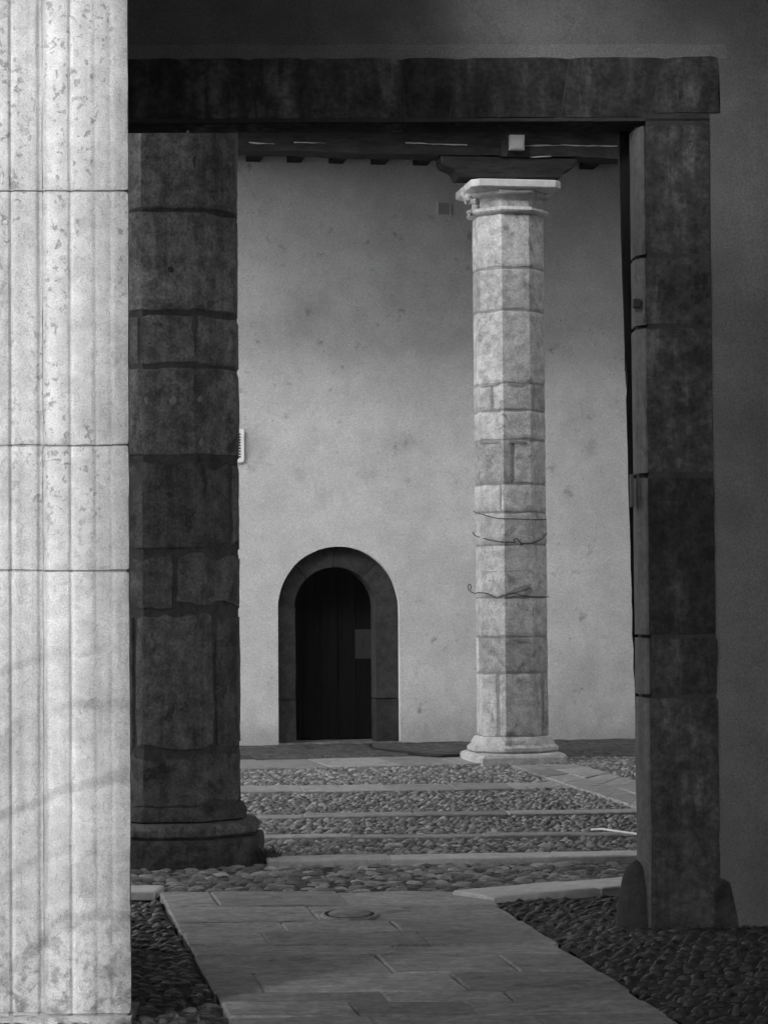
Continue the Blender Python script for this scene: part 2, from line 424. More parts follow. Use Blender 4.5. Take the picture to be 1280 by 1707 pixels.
pl0, pl1 = ground(262, 1483), ground(393, 1712); pr0, pr1 = ground(800, 1492), ground(1135, 1712)
def path_left(Y): t = (Y - pl0.y) / (pl1.y - pl0.y); return pl0.x + (pl1.x - pl0.x) * t
def path_right(Y): t = (Y - pr0.y) / (pr1.y - pr0.y); return pr0.x + (pr1.x - pr0.x) * t
Yend = 13.22
pth = bed('path', [(path_left(2) - .0, 2), (path_right(2), 2), (path_right(Yend), Yend), (path_left(Yend), Yend)], -.024)
rows_px = [1483, 1512, 1538, 1556, 1577, 1593, 1624, 1655, 1672, 1695]
rows = [ground(640, y).y for y in rows_px]
rows[0] = Yend
while rows[-1] > 6.0: rows.append(rows[-1] - random.uniform(.28, .42))
cuts = {1: [.16, .56], 2: [.42], 3: [.30, .62], 4: [.22, .66], 5: [.55], 6: [.48, .80], 7: [.12, .62], 8: [.40, .70], 9: [.30, .58]}
for i in range(len(rows) - 1):
    Yf, Yn = rows[i], rows[i + 1]
    cs = [0] + cuts.get(i + 1, [random.uniform(.3, .5), random.uniform(.65, .8)]) + [1]
    sk = -.012
    for k in range(len(cs) - 1):
        def X(Y, c): return path_left(Y) * (1 - c) + path_right(Y) * c
        c0, c1 = cs[k], cs[k + 1]
        jl = 0 if c0 else random.uniform(-.012, .0); jr = 0 if c1 < 1 else random.uniform(.0, .015)
        p = [(X(Yn, c0) + jl, Yn + sk * c0), (X(Yn, c1) + jr, Yn + sk * c1), (X(Yf, c1) + jr, Yf + sk * c1), (X(Yf, c0) + jl, Yf + sk * c0)]
        slab_mesh(p, .008, m_slab, pth, 'slab', .045, seed=i * 7 + k, rough=.008)

# ---------------------------------------------------------------- cross strips of flat stones in the courtyard
def strip(pxl, pxr, w_, xs, name='stone_strip', z=.024, seedb=0, mt=m_strip):
    a = ground(*pxl); b = ground(*pxr); d = (b - a).normalized(); q = Vector((-d.y, d.x, 0))
    if q.y < 0: q = -q
    s0, s1 = xs; A = a - d * s0; B = b + d * s1
    st = bed(name, [tuple(A)[:2], tuple(B)[:2], tuple(B + q * w_)[:2], tuple(A + q * w_)[:2]], -.022)
    L = (B - A).length; t = 0; k = 0
    while t < L:
        l = min(random.uniform(.5, 1.1), L - t)
        if L - t - l < .25: l = L - t
        e0 = random.uniform(-.025, .025)
        p = [A + d * t + q * e0, A + d * (t + l) + q * e0, A + d * (t + l) + q * (w_ + e0), A + d * t + q * (w_ + e0)]
        slab_mesh([tuple(v)[:2] for v in p], z, mt, st, 'slab', .04, seed=seedb + k); t += l; k += 1
    return A, B, d, q
st0 = strip((830, 1504), (1030, 1486), .40, (.02, .42), seedb=10)          # light strip right of the path end
st0l = strip((218, 1494), (258, 1494), .33, (1.6, 0.0), seedb=20)
st1 = strip((440, 1441), (1060, 1431), .27, (-.02, 1.4), seedb=30)
st2 = strip((425, 1400), (1060, 1394), .22, (1.9, 1.4), seedb=50, z=.012, mt=m_strip2)
st3 = strip((412, 1366), (1000, 1358), .28, (2.2, 1.8), seedb=70, z=.012, mt=m_strip2)
st4 = strip((405, 1323), (860, 1316), .62, (2.6, .6), seedb=90, z=.012, mt=m_strip2)
st5 = strip((402, 1284), (790, 1275), 1.25, (3.0, .3), seedb=110, z=.012, mt=m_strip2)

# diagonal walk leading right in the courtyard
dw = bed('diagonal_walk', [tuple(ground(*p))[:2] for p in ((1000, 1348), (1180, 1392), (1120, 1318), (960, 1278), (852, 1281))], -.018)
A0, A1 = ground(1190, 1392), ground(852, 1280); B0, B1 = ground(1150, 1330), ground(958, 1277)
nrow = 9
for i in range(nrow):
    t0, t1 = i / nrow, (i + 1) / nrow
    a = A0.lerp(A1, t0); b = B0.lerp(B1, t0); c = B0.lerp(B1, t1); d = A0.lerp(A1, t1)
    h1, h2 = a.lerp(b, .45), d.lerp(c, .45)
    slab_mesh([tuple(a)[:2], tuple(h1)[:2], tuple(h2)[:2], tuple(d)[:2]], .024, m_slab, dw, 'slab', .04, seed=200 + i)
    slab_mesh([tuple(h1)[:2], tuple(b)[:2], tuple(c)[:2], tuple(h2)[:2]], .024, m_slab, dw, 'slab', .04, seed=220 + i)

# ---------------------------------------------------------------- cobbles
def dome(nseg=9, rings=3, seed=0):
    rs = random.Random(seed); vs = [Vector((0, 0, 1.0))]; fs = []
    ph = rs.uniform(0, 6)
    for j in range(1, rings + 1):
        t = j / rings * math.pi * .55
        for i in range(nseg):
            a = 2 * math.pi * i / nseg
            r = math.sin(t) ** .8 * (1 + .13 * math.sin(2 * a + ph) + .08 * math.sin(3 * a + ph * 2) + rs.uniform(-.05, .05))
            vs.append(Vector((r * math.cos(a), r * math.sin(a), math.cos(t) * (1 + rs.uniform(-.12, .12)))))
    fs = [(0, 1 + i, 1 + (i + 1) % nseg) for i in range(nseg)]
    for j in range(rings - 1):
        for i in range(nseg):
            a = 1 + j * nseg + i; b = 1 + j * nseg + (i + 1) % nseg; fs.append((a, a + nseg, b + nseg, b))
    return vs, fs
DOMES = [dome(seed=k) for k in range(10)]
DOMESF = [dome(7, 2, seed=20 + k) for k in range(6)]
def dome_meshes(mt):
    out = []
    for vs, fs in DOMES:
        me = bpy.data.meshes.new('cobble'); me.from_pydata([tuple(v) for v in vs], [], fs); me.materials.append(mt); me.shade_smooth(); out.append(me)
    return out
def inside(p, poly):
    r = False; n = len(poly)
    for i in range(n):
        (x1, y1), (x2, y2) = poly[i], poly[(i + 1) % n]
        if (y1 > p[1]) != (y2 > p[1]) and p[0] < (x2 - x1) * (p[1] - y1) / (y2 - y1) + x1: r = not r
    return r
EXCL = []
def cobbles(name, poly, size, mt, parts=300, h=.03, aspect=1.5, ang=0.0, z=-.028, tone=m_earth, jit=.25):
    st = bed(name, poly, z + .022, tone); ms = dome_meshes(mt)
    xs = [p[0] for p in poly]; ys = [p[1] for p in poly]; pts = []
    dx, dy = size * aspect ** .5, size / aspect ** .5
    ca, sa = math.cos(ang), math.sin(ang); cx, cy = sum(xs) / len(xs), sum(ys) / len(ys)
    R_ = max(max(xs) - min(xs), max(ys) - min(ys)); ni, nj = int(R_ / dx) + 2, int(R_ / dy) + 2
    for j in range(-nj, nj):
        for i in range(-ni, ni):
            u = (i + (.5 if j % 2 else 0) + random.uniform(-jit, jit)) * dx; v = (j + random.uniform(-jit, jit)) * dy
            x, y = cx + u * ca - v * sa, cy + u * sa + v * ca
            if not inside((x, y), poly): continue
            if any(inside((x, y), e) for e in EXCL): continue
            pts.append((x, y))
    def vis(p):                                                     # cobbles in sight and near come first
        inx = abs(p[0]) < .17 * p[1]; return (0 if inx and p[1] > 8.9 else 1, p[1])
    pts.sort(key=vis)
    rest = MB()
    for k, (x, y) in enumerate(pts):
        s = random.choice((random.uniform(.6, .85), random.uniform(.85, 1.2)))
        M_ = Matrix.Translation((x, y, z)) @ Matrix.Rotation(random.uniform(-.2, .2), 4, 'X') @ Matrix.Rotation(ang + random.uniform(-.5, .5), 4, 'Z') @ Matrix.Diagonal((dx * .49 * s, dy * .50 * s * random.uniform(.8, 1.2), (h + .012) * random.uniform(.75, 1.25), 1))
        q = random.randrange(len(DOMES))
        if k < parts:
            o = bpy.data.objects.new('cobble', ms[q]); C.objects.link(o); o.parent = st; o.matrix_local = M_
        else:
            vs, fs = (DOMES[q] if size > .07 else DOMESF[q % 6]); rest.add([M_ @ v for v in vs], fs)
    if rest.v:
        o = mesh('cobbles', rest.v, rest.f, m_cobfar if mt is m_cobble else mt, st, 80); o['kind'] = 'stuff'
    return st

FR = 12.05                                                            # front wall plane depth
# foreground right and left of the path, under the dark hall
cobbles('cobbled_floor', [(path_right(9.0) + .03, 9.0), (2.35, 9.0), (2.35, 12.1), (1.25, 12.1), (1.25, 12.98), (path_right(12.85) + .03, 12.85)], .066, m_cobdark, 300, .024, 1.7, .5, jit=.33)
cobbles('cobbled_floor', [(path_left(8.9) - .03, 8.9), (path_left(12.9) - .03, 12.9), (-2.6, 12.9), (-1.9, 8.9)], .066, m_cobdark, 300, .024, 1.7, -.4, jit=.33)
# big cobbles behind the threshold
a, b = st1[0], st1[1]
cobbles('cobbled_floor', [(-2.8, 13.24), (path_left(13.24), 13.24), (path_right(13.24), 13.24), (1.75, 13.56), (1.75, ground(1060, 1432).y - .01), (-2.8, ground(300, 1444).y)], .088, m_cobble, 300, .026, 2.3, .15, -.043, jit=.35)
def between(s_lo, s_hi, w_lo, name, size, mt, parts, h, name_left=False):
    A, B, d, q = s_lo; A2, B2, d2, q2 = s_hi
    if name_left: A = A - d * 1.7
    P = [A + q * w_lo, B + q * w_lo, B2 - q2 * .01, A2 - q2 * .01]
    return cobbles(name, [tuple(v)[:2] for v in P], size, mt, parts, h, 1.5, .1, -.034)
dwpoly = [tuple(v)[:2] for v in (A0, B0, B1, A1)]
EXCL.append(dwpoly)
between(st1, st2, .28, 'cobbled_strip', .066, m_cobble, 300, .026, True)
between(st2, st3, .23, 'cobbled_strip', .062, m_cobble, 300, .026)
between(st3, st4, .29, 'cobbled_strip', .064, m_cobble, 0, .026)
A5, B5, d5, q5 = st5; A4, B4, d4, q4 = st4
cobbles('cobbled_strip', [tuple(v)[:2] for v in (A4 + q4 * .63, B4 + q4 * .63 + d4 * .1, B5 - q5 * .01, A5 - q5 * .01)], .066, m_cobble, 0, .026, 1.5, .1)
rt = [tuple(ground(*p))[:2] for p in ((1000, 1350), (1190, 1394), (1250, 1360), (1100, 1262), (925, 1262), (850, 1281), (860, 1316))]
cobbles('cobbled_strip', rt, .066, m_cobble, 0, .026, 1.5, .1)

# ================================================================== FAR WALL
W0 = ground(640, 1246)                                                # a point of the wall's foot
def onwall(px, py, off=0.0): return on_plane(px, py, W0 + WN * off, WN)
def wu(px, py):                                                       # wall coordinates in metres
    p = onwall(px, py); return ((p - W0).dot(WD), p.z)
def wp(u, z, off=0.0): p = W0 + WD * u + WN * off; return Vector((p.x, p.y, z))
BL = [((512, 520), .35, .16), ((570, 770), .55, .12), ((610, 790), .12, .22), ((540, 830), .12, .2), ((650, 745), .3, .16), ((680, 735), .12, .25),
      ((620, 640), .5, .10), ((960, 1145), .55, .20), ((740, 1190), .5, .14), ((420, 745), .28, .22), ((960, 690), .25, .15), ((985, 745), .12, .22), ((500, 790), .1, .2), ((420, 1230), .35, .12), ((515, 520), .05, .5), ((930, 1190), .3, .12)]
m_far = mat('courtyard_plaster', f_plaster(.58, .10, .45, [(tuple(onwall(*p)), r, a) for p, r, a in BL], .3, 75, .15), .95, .25, .012)
fw = thing('plaster_wall', W0, 'tall stained plaster wall behind the pale column, with an arched doorway', 'wall')
# arch outline in wall coordinates
uL, _ = wu(464, 1100); uR, _ = wu(666, 1100); zT = wu(578, 911)[1]
AC = (uL + uR) / 2; AR = (uR - uL) / 2; zS = zT - AR
iL, _ = wu(493, 1100); iR, _ = wu(629, 1100)
FDEP = .10                                                            # frame face lies back in the plaster opening
def arch_pts(c, r, zs, z0, n=28):
    pts = [(c - r, z0)] + [(c - r, zs)]
    pts += [(c - r * math.cos(math.pi * i / n), zs + r * math.sin(math.pi * i / n)) for i in range(1, n)]
    return pts + [(c + r, zs), (c + r, z0)]
op = arch_pts(AC, AR, zS, -.1)
def wall_with_arch(op, u0, u1, z0, z1, off, name, mt, parent):
    vs = []; fs = []; n = len(op)
    # fan the face between the opening and the outer rectangle
    def outer(p):
        u, z = p; du, dz = u - AC, z - zS
        if z <= zS: return (u0 if du < 0 else u1, z)
        a = math.atan2(dz, du)
        if a > math.pi * .72: k = a; return (u0, zS + (z1 - zS) * (math.pi - a) / (math.pi * .28))
        if a < math.pi * .28: return (u1, zS + (z1 - zS) * a / (math.pi * .28))
        return (u1 + (u0 - u1) * (a - math.pi * .28) / (math.pi * .44), z1)
    O = [outer(p) for p in op]
    vs = [wp(u, z, off) for u, z in op] + [wp(u, z, off) for u, z in O] + [wp(u, z, off - .35) for u, z in op]
    fs = [(i + 1, i, n + i, n + i + 1) for i in range(n - 1)] + [(i, i + 1, 2 * n + i + 1, 2 * n + i) for i in range(n - 1)]
    return mesh(name, vs, fs, mt, parent)
# slightly uneven plaster edge round the arch
opj = [(u + .006 * nz(u, z, 2, 5), z + .006 * nz(u, z, 7, 5)) for u, z in op]
wall_with_arch(opj, -9, 9, -.1, 9.2, 0, 'plaster_face', m_far, fw)
MB().box((0, 0, 0), (.01, .01, .01))
fr = thing('stone_arch', wp(AC, 0), None, None); fr.name = 'stone_arch'; fr.parent = fw; fr.location = wp(AC, 0) - W0
def arch_stone(a0, a1, ri0, ro, zc0, uc, name, ref_off, dep=.3, inner=None):
    n = max(3, int((a1 - a0) / .12)); vs = []; f = []
    for k in range(n + 1):
        a = a0 + (a1 - a0) * k / n
        for r in (ri0, ro):
            for o_ in (ref_off, ref_off - dep):
                rr = r * (1 + .006 * nz(a * 3, r, 1, 3))
                vs.append(wp(uc - rr * math.cos(a), zc0 + rr * math.sin(a), o_ + .006 * nz(a * 2, r * 5, 3, 4)))
    for k in range(n):
        b = 4 * k; c = b + 4
        f += [(b, b + 2, c + 2, c), (b + 1, c + 1, c + 3, b + 3), (b, c, c + 1, b + 1), (b + 2, b + 3, c + 3, c + 2)]
    f += [(0, 1, 3, 2), (4 * n, 4 * n + 2, 4 * n + 3, 4 * n + 1)]
    return mesh(name, vs, f, m_arch, fr)
# frame: two jambs, voussoirs. The frame stones overlap the reveal and stand FDEP back.
iC = (iL + iR) / 2; iRr = (iR - iL) / 2; zI = wu(562, 945)[1] - iRr
va = [-.006, .80, 1.52, 2.30, math.pi + .006]
for a0, a1 in zip(va, va[1:]):
    n = 8; vs = []; f = []
    for k in range(n + 1):
        a = a0 + .006 + (a1 - a0 - .012) * k / n
        ui, zi = iC - iRr * math.cos(a), zI + iRr * math.sin(a)
        uo, zo = AC - (AR + .02) * math.cos(a), zS + (AR + .02) * math.sin(a)
        for (u, z) in ((ui, zi), (uo, zo)):
            for o_ in (-FDEP, -FDEP - .32): vs.append(wp(u, z, o_ + .006 * nz(u * 3, z * 3, 2, 2)))
    for k in range(n):
        b = 4 * k; c = b + 4
        f += [(b, b + 2, c + 2, c), (b + 1, c + 1, c + 3, b + 3), (b, c, c + 1, b + 1), (b + 2, b + 3, c + 3, c + 2)]
    f += [(0, 1, 3, 2), (4 * n, 4 * n + 2, 4 * n + 3, 4 * n + 1)]
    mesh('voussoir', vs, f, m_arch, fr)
zb = wu(560, 1238)[1]
def wallbox(u0, u1, z0, z1, o0, o1, name, mt, parent, nu=3, nzv=8, rough=.006, z1b=None):
    vs = []; fs = []
    for j in range(nzv + 1):
        for (u, o) in ((u0, o0), (u0, o1), (u1, o1), (u1, o0)):
            zt_ = z1 if (u == u0 or z1b is None) else z1b; z = z0 + (zt_ - z0) * j / nzv
            vs.append(wp(u + rough * nz(u, z, 3, 4), z, o + rough * nz(u, z, 8, 4)))
    for j in range(nzv):
        for k in range(4):
            a = j * 4 + k; b = j * 4 + (k + 1) % 4; fs.append((a, b, b + 4, a + 4))
    fs += [(3, 2, 1, 0), (nzv * 4, nzv * 4 + 1, nzv * 4 + 2, nzv * 4 + 3)]
    return mesh(name, vs, fs, mt, parent)
for z0, zi_, zo_ in ((zb, .52, .52), (.53, zI + .008, zS + .008)):
    wallbox(uL - .02, iL + .012, z0, zo_, -FDEP - .32, -FDEP, 'jamb_stone', m_arch, fr, z1b=zi_)
    wallbox(iR, uR + .02, z0, zi_, -FDEP - .32, -FDEP, 'jamb_stone', m_arch, fr, z1b=zo_)
wallbox(uL - .01, uR + .02, -.03, zb, -.6, -.0, 'threshold', m_dkcol2, fw, rough=.004)
# the dark door deep in the opening
dr = thing('wooden_door', wp(iC, zb), None, None); dr.parent = fw; dr.location = wp(iC, zb) - W0
nb = 5
for k in range(nb):
    u0 = iL - .05 + (iR - iL + .1) * k / nb; u1 = iL - .05 + (iR - iL + .1) * (k + 1) / nb - .006
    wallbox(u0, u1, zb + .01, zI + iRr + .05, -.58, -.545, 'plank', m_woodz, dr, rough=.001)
pn0 = wu(592, 1050); pn1 = wu(630, 1100)
pu0 = on_plane(592, 1075, W0 + WN * -.535, WN); u_ = (pu0 - W0).dot(WD)
wallbox(u_, u_ + .26, pn1[1], pn0[1], -.543, -.536, 'paper_notice', m_paper, dr, rough=.0015)
wallbox(u_ + .085, u_ + .10, pn1[1] + .04, pn0[1] - .08, -.5355, -.5345, 'notice_mark', m_dark, dr, rough=.006)
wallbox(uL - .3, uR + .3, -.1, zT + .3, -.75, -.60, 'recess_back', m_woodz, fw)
# small square vent hole high on the wall
hu, hz = wu(740, 348)
vh = wallbox(hu - .062, hu + .062, hz - .065, hz + .065, -.02, .006, 'vent_cover', mat('vent_cover_plaster', f_plaster(.36, .2), .95), fw, rough=.002)
for (a_, b_, c_, d_) in ((-.075, -.062, -.075, .075), (.062, .075, -.075, .075), (-.062, .062, -.075, -.065), (-.062, .062, .065, .075)):
    wallbox(hu + a_, hu + b_, hz + c_, hz + d_, -.01, .012, 'vent_rim', m_far, fw, nzv=1, rough=0)
# white comb-edged plate half hidden by the dark column
pz0, pz1 = wu(400, 771)[1], wu(400, 715)[1]; pr_ = wu(406.5, 742)[0]
wpz = thing('wall_plate', wp(pr_ - .15, pz0), 'white rounded plate with comb-like slots, half hidden behind the dark column', 'wall plate')
pb = MB(); rr = .03; U0, U1 = pr_ - .30, pr_
out = []
for (cx, cz, s) in ((U1 - rr, pz0 + rr, -90), (U1 - rr, pz1 - rr, 0), (U0 + rr, pz1 - rr, 90), (U0 + rr, pz0 + rr, 180)):
    out += [(cx + rr * math.cos(R(s + 15 * k)), cz + rr * math.sin(R(s + 15 * k))) for k in range(7)]
n = len(out)
pb.v = [wp(u, z, .03) for u, z in out] + [wp(u, z, .0) for u, z in out]
pb.f = [tuple(range(n))[::-1]] + [(i, (i + 1) % n, n + (i + 1) % n, n + i) for i in range(n)]
pb.obj('plate', m_white, wpz, 30)
ns = 9
for k in range(ns):
    z = pz0 + .045 + (pz1 - pz0 - .09) * (k + .5) / ns; hh = (pz1 - pz0 - .09) / ns * .28
    wallbox(U0 + .035, U1 - .036, z - hh, z + hh, .026, .0325, 'slot', m_dark, wpz, nzv=1, rough=0)

# soil strip along the wall's foot
sg = MB(); nn = 90; vs = []
for j in range(5):
    for i in range(nn + 1):
        u = -5.5 + 11 * i / nn; p = wp(u, 0, .02 + .48 * j + (.35 * nz(u, 0, j, 1.3) if j >= 3 else 0)); k = [.05, .03, .03, .025, -.04][j]
        vs.append(Vector((p.x, p.y, k + .012 * nz(p.x, p.y, 0, 7) - (.0 if j < 4 else .0))))
fs = [(j * (nn + 1) + i + 1, j * (nn + 1) + i, (j + 1) * (nn + 1) + i, (j + 1) * (nn + 1) + i + 1) for j in range(4) for i in range(nn)]
tag(mesh('soil_strip', vs, fs, m_gravel, None, 60), kind='structure')

# ================================================================== FAR PORTICO: timber ceiling, beam, bracket
jz_ = wu(560, 273)[1]
bz0 = 6.0; bz1 = jz_
cp = ground(852, 1274); CC = Vector((atY(850, 800, cp.y + .5).x, cp.y + .5, 0))   # far column axis
ce = thing('timber_ceiling', wp(0, jz_), 'dark timber joists under the far gallery ceiling, above the stained wall', 'ceiling')
jb = [410, 478, 548, 618, 688, 758, 828, 898, 965, 1035, 1105]
JD = -WN
for k, px in enumerate([340, 270] + jb):
    u, _ = wu(px, 273); u1 = u + .155
    dep = 3.1
    p = [wp(u, 0), wp(u1, 0), wp(u1, 0) + WN * dep, wp(u, 0) + WN * dep]
    b = MB(); b.prism([(q.x, q.y) for q in p], jz_, jz_ + .2); b.obj('joist', m_wood, ce)
b = MB(); b.prism([tuple(wp(u, 0, o))[:2] for u, o in ((-4, -.2), (9, -.2), (9, 3.2), (-4, 3.2))], jz_ + .205, jz_ + .25); b.obj('ceiling_board', m_ceil, ce)
# beam
off = (CC - W0).dot(WN); cu = (CC - W0).dot(WD)
bm = thing('timber_beam', wp(cu, bz0, off), 'long cracked dark timber beam carried by the pale column', 'beam')
def rough_beam(u0, u1, z0, z1, o0, o1, name, parent, n=60, amp=.012, seed=0):
    vs = []; fs = []
    for i in range(n + 1):
        u = u0 + (u1 - u0) * i / n
        for (z, o) in ((z0, o1), (z0 * .5 + z1 * .5, o1), (z1, o1), (z1, o0), (z0, o0)):
            vs.append(wp(u, z + amp * nz(u, z, seed, 2.2), o + amp * nz(u, z, seed + 5, 2.2)))
    for i in range(n):
        for k in range(5):
            a = i * 5 + k; b = i * 5 + (k + 1) % 5; fs.append((a, a + 5, b + 5, b))
    fs += [(4, 3, 2, 1, 0)[::-1], tuple(n * 5 + k for k in range(5))[::-1]]
    return mesh(name, vs, fs, m_wood, parent, 40)
ju_ = (on_plane(842, 240, wp(cu, 0, off + .17), WN) - W0).dot(WD)
rough_beam(-4, ju_ - .004, bz0, bz1 - .004, off - .16, off + .16, 'beam_half', bm, seed=1)
rough_beam(ju_, 8, bz0 + .004, bz1 - .004, off - .16, off + .165, 'beam_half', bm, seed=2)
m_crack = mat('pale_bare_wood', lambda nt, v: (.30, None), .9)
def crack(pts, r, parent):
    P = [on_plane(x, y, wp(cu, 0, off + .172), WN) for x, y in pts]; Q = []
    for a, b in zip(P, P[1:]):
        for k in range(6): t = k / 6; q = a.lerp(b, t); Q.append(q + Vector((0, 0, .006 * nz(q.x * 9, 0, 0, 1))))
    bb = MB()
    for i in range(len(Q) - 1):
        w0 = r * max(0.15, .7 + 1.3 * nz(Q[i].x * 6, 2, 2, 1)); w1 = r * max(0.15, .7 + 1.3 * nz(Q[i + 1].x * 6, 2, 2, 1))
        bb.add([Q[i] - Vector((0, 0, w0)), Q[i + 1] - Vector((0, 0, w1)), Q[i + 1] + Vector((0, 0, w1)), Q[i] + Vector((0, 0, w0))], [(0, 1, 2, 3)])
    return bb.obj('split', m_crack, parent)
crack([(415, 238), (465, 240)], .008, bm); crack([(490, 237), (552, 239)], .006, bm); crack([(676, 238), (722, 240), (790, 242)], .006, bm)
crack([(875, 243), (930, 242), (990, 243), (1036, 244)], .007, bm); crack([(884, 262), (925, 260)], .006, bm)
# bracket
def zc(py, Y, px=850): return atY(px, py, Y).z
br = MB(); pf = [(735, 262), (736, 270), (741, 276), (750, 280), (757, 283), (761, 289), (764, 297), (934, 297), (938, 289), (946, 284), (955, 280), (960, 274), (962, 262)]
P = [on_plane(x, y, wp(cu, 0, off + .15), WN) for x, y in pf]; U = [((p - W0).dot(WD), p.z) for p in P]
U = [(u, min(z, bz0 - .008) if i not in (0, 12) else bz0 - .008) for i, (u, z) in enumerate(U)]
n = len(U)
br.v = [wp(u, z, off + .15) for u, z in U] + [wp(u, z, off - .15) for u, z in U]
br.f = [tuple(range(n)), tuple(range(n, 2 * n))[::-1]] + [(i, n + i, n + (i + 1) % n, (i + 1) % n) for i in range(n)]
zab = zc(298.5, CC.y - .45) + .003; zlo = min(z for u, z in U); U = [(u, bz0 - .008 - (bz0 - .008 - z) * (bz0 - .008 - zab) / (bz0 - .008 - zlo)) for u, z in U]
bo = br.obj('timber_bracket', m_wood, None, None, loc=wp(cu, zab, off)); tag(bo, 'dark wooden bracket with scrolled ends between the column capital and the beam', 'bracket')
mod = bo.modifiers.new('bevel', 'BEVEL'); mod.width = .012; mod.segments = 2
# light box on the beam
q0 = on_plane(850, 249, wp(cu, 0, off + .26), WN); q1 = on_plane(874, 225, wp(cu, 0, off + .26), WN)
bu0, bu1 = (q0 - W0).dot(WD), (q1 - W0).dot(WD)
lb = thing('junction_box', wp((bu0 + bu1) / 2, q0.z, off + .2), 'small pale square box fixed to the beam above the capital', 'junction box')
wallbox(bu0, bu1, q0.z, q1.z, off + .19, off + .26, 'box_body', m_box, lb, nzv=1, rough=0)
wallbox(bu0 + .01, bu1 - .01, q0.z + .01, q1.z - .01, off + .26, off + .268, 'box_lid', m_box, lb, nzv=1, rough=0)
wallbox(bu0 - .07, bu0 - .012, q0.z - .06, q1.z + .01, off + .165, off + .19, 'back_board', m_wood, lb, nzv=1, rough=0)

# ================================================================== FAR COLUMN
def octagon(c, ap, rot):
    k = ap / math.cos(math.pi / 8)
    pts = [(c.x + k * math.cos(rot + (i + .5) * math.pi / 4), c.y + k * math.sin(rot + (i + .5) * math.pi / 4)) for i in range(8)]
    return pts + [pts[0]]
ap_f = .333; rot_f = YAW - math.pi / 2            # one facet looks along WN
o8 = octagon(CC, ap_f, rot_f)
side_f = 2 * ap_f * math.tan(math.pi / 8)
col = thing('stone_column', CC, 'pale octagonal stone column standing in the courtyard before the stained wall', 'column')
# perimeter parameter of a pixel on the column: facet list starts at vertex 0 (angle rot+22.5deg); the camera-facing facet is the last one
T8 = side_f * 8
def col_u(c, prof, px, z=2.0):
    """parameter where the sight line through px meets the polygon (nearest hit)"""
    d = ray(px, 1000); best = None
    dx, dy = d.x, d.y
    L = 0
    for i in range(8):
        x1, y1 = prof[i]; x2, y2 = prof[i + 1]; ex, ey = x2 - x1, y2 - y1
        den = dx * ey - dy * ex; l = math.hypot(ex, ey)
        if abs(den) > 1e-9:
            t = (x1 * ey - y1 * ex) / den; s = (x1 * dy - y1 * dx) / den
            if 0 <= s <= 1 and (best is None or t < best[0]): best = (t, L + s * l)
        L += l
    return best[1] if best else None
def zc(py, Y, px=850): return atY(px, py, Y).z
Yc = CC.y - ap_f
joints = [1229, 1123, 1062, 996, 908, 854, 807, 733, 684, 639, 517, 446, 354]
splits = [[828, 902], [797], [], [], [], [836], [858], [], [824, 892], [], [802], []]
for i in range(len(joints) - 1):
    z0, z1 = zc(joints[i], Yc), zc(joints[i + 1], Yc)
    sp = [col_u(CC, o8, x) for x in splits[i]]; sp = [s for s in sp if s is not None]
    for s in list(sp): pass
    back = col_u(CC, o8, 850)
    sp = sorted(x % T8 for x in sp + [back + T8 * .38 + .05 * i % .3, back + T8 * .62 - .04 * i % .2])
    wj = .017 if i == 0 else .006
    for k in range(len(sp)):
        a = sp[k]; b_ = sp[(k + 1) % len(sp)]
        if b_ <= a: b_ += T8
        stone('stone', o8, a + wj, b_ - wj, z0 + .004, z1 - .004, m_colstone, col, seed=i * 3 + k + .37, ju=.010, jz=.013, cham=.004, depth=.04, bulge=.004, chip=.003, rough=.0015, step=.05, zstep=.06)
core('mortar_core', o8, .1, zc(354, Yc), .0065, m_colmortar, col)
def column_crack(pts, w_):
    P = []
    for px, py in pts:
        u = col_u(CC, o8, px); at, L = profile_sampler(o8); p, n_, c = at(u); q = p + n_ * .008; P.append(Vector((q.x, q.y, atY(px, py, q.y).z)))
    b = MB()
    for i in range(len(P) - 1):
        w0, w1 = w_[i], w_[i + 1]; b.add([P[i] - Vector((0, 0, w0)), P[i + 1] - Vector((0, 0, w1)), P[i + 1] + Vector((0, 0, w1 * .4)), P[i] + Vector((0, 0, w0 * .4))], [(0, 1, 2, 3)])
    b.obj('crack_filling', m_colmortar, col)
column_crack([(829, 996), (836, 991), (846, 988), (856, 983), (866, 980), (875, 977), (882, 975)], [.006, .014, .012, .02, .03, .03, .012])
column_crack([(800, 1062), (815, 1062), (835, 1063), (855, 1065), (870, 1067), (881, 1066)], [.004, .006, .006, .014, .022, .02])
column_crack([(802, 952), (825, 953), (850, 952), (868, 951), (881, 949)], [.003, .003, .004, .003, .003])
column_crack([(796, 642), (806, 641), (818, 640), (832, 640), (850, 639), (868, 641), (880, 640)], [.02, .026, .02, .016, .02, .024, .012])
column_crack([(802, 735), (815, 736), (832, 736), (850, 736), (866, 736), (880, 737)], [.012, .018, .014, .016, .018, .012])
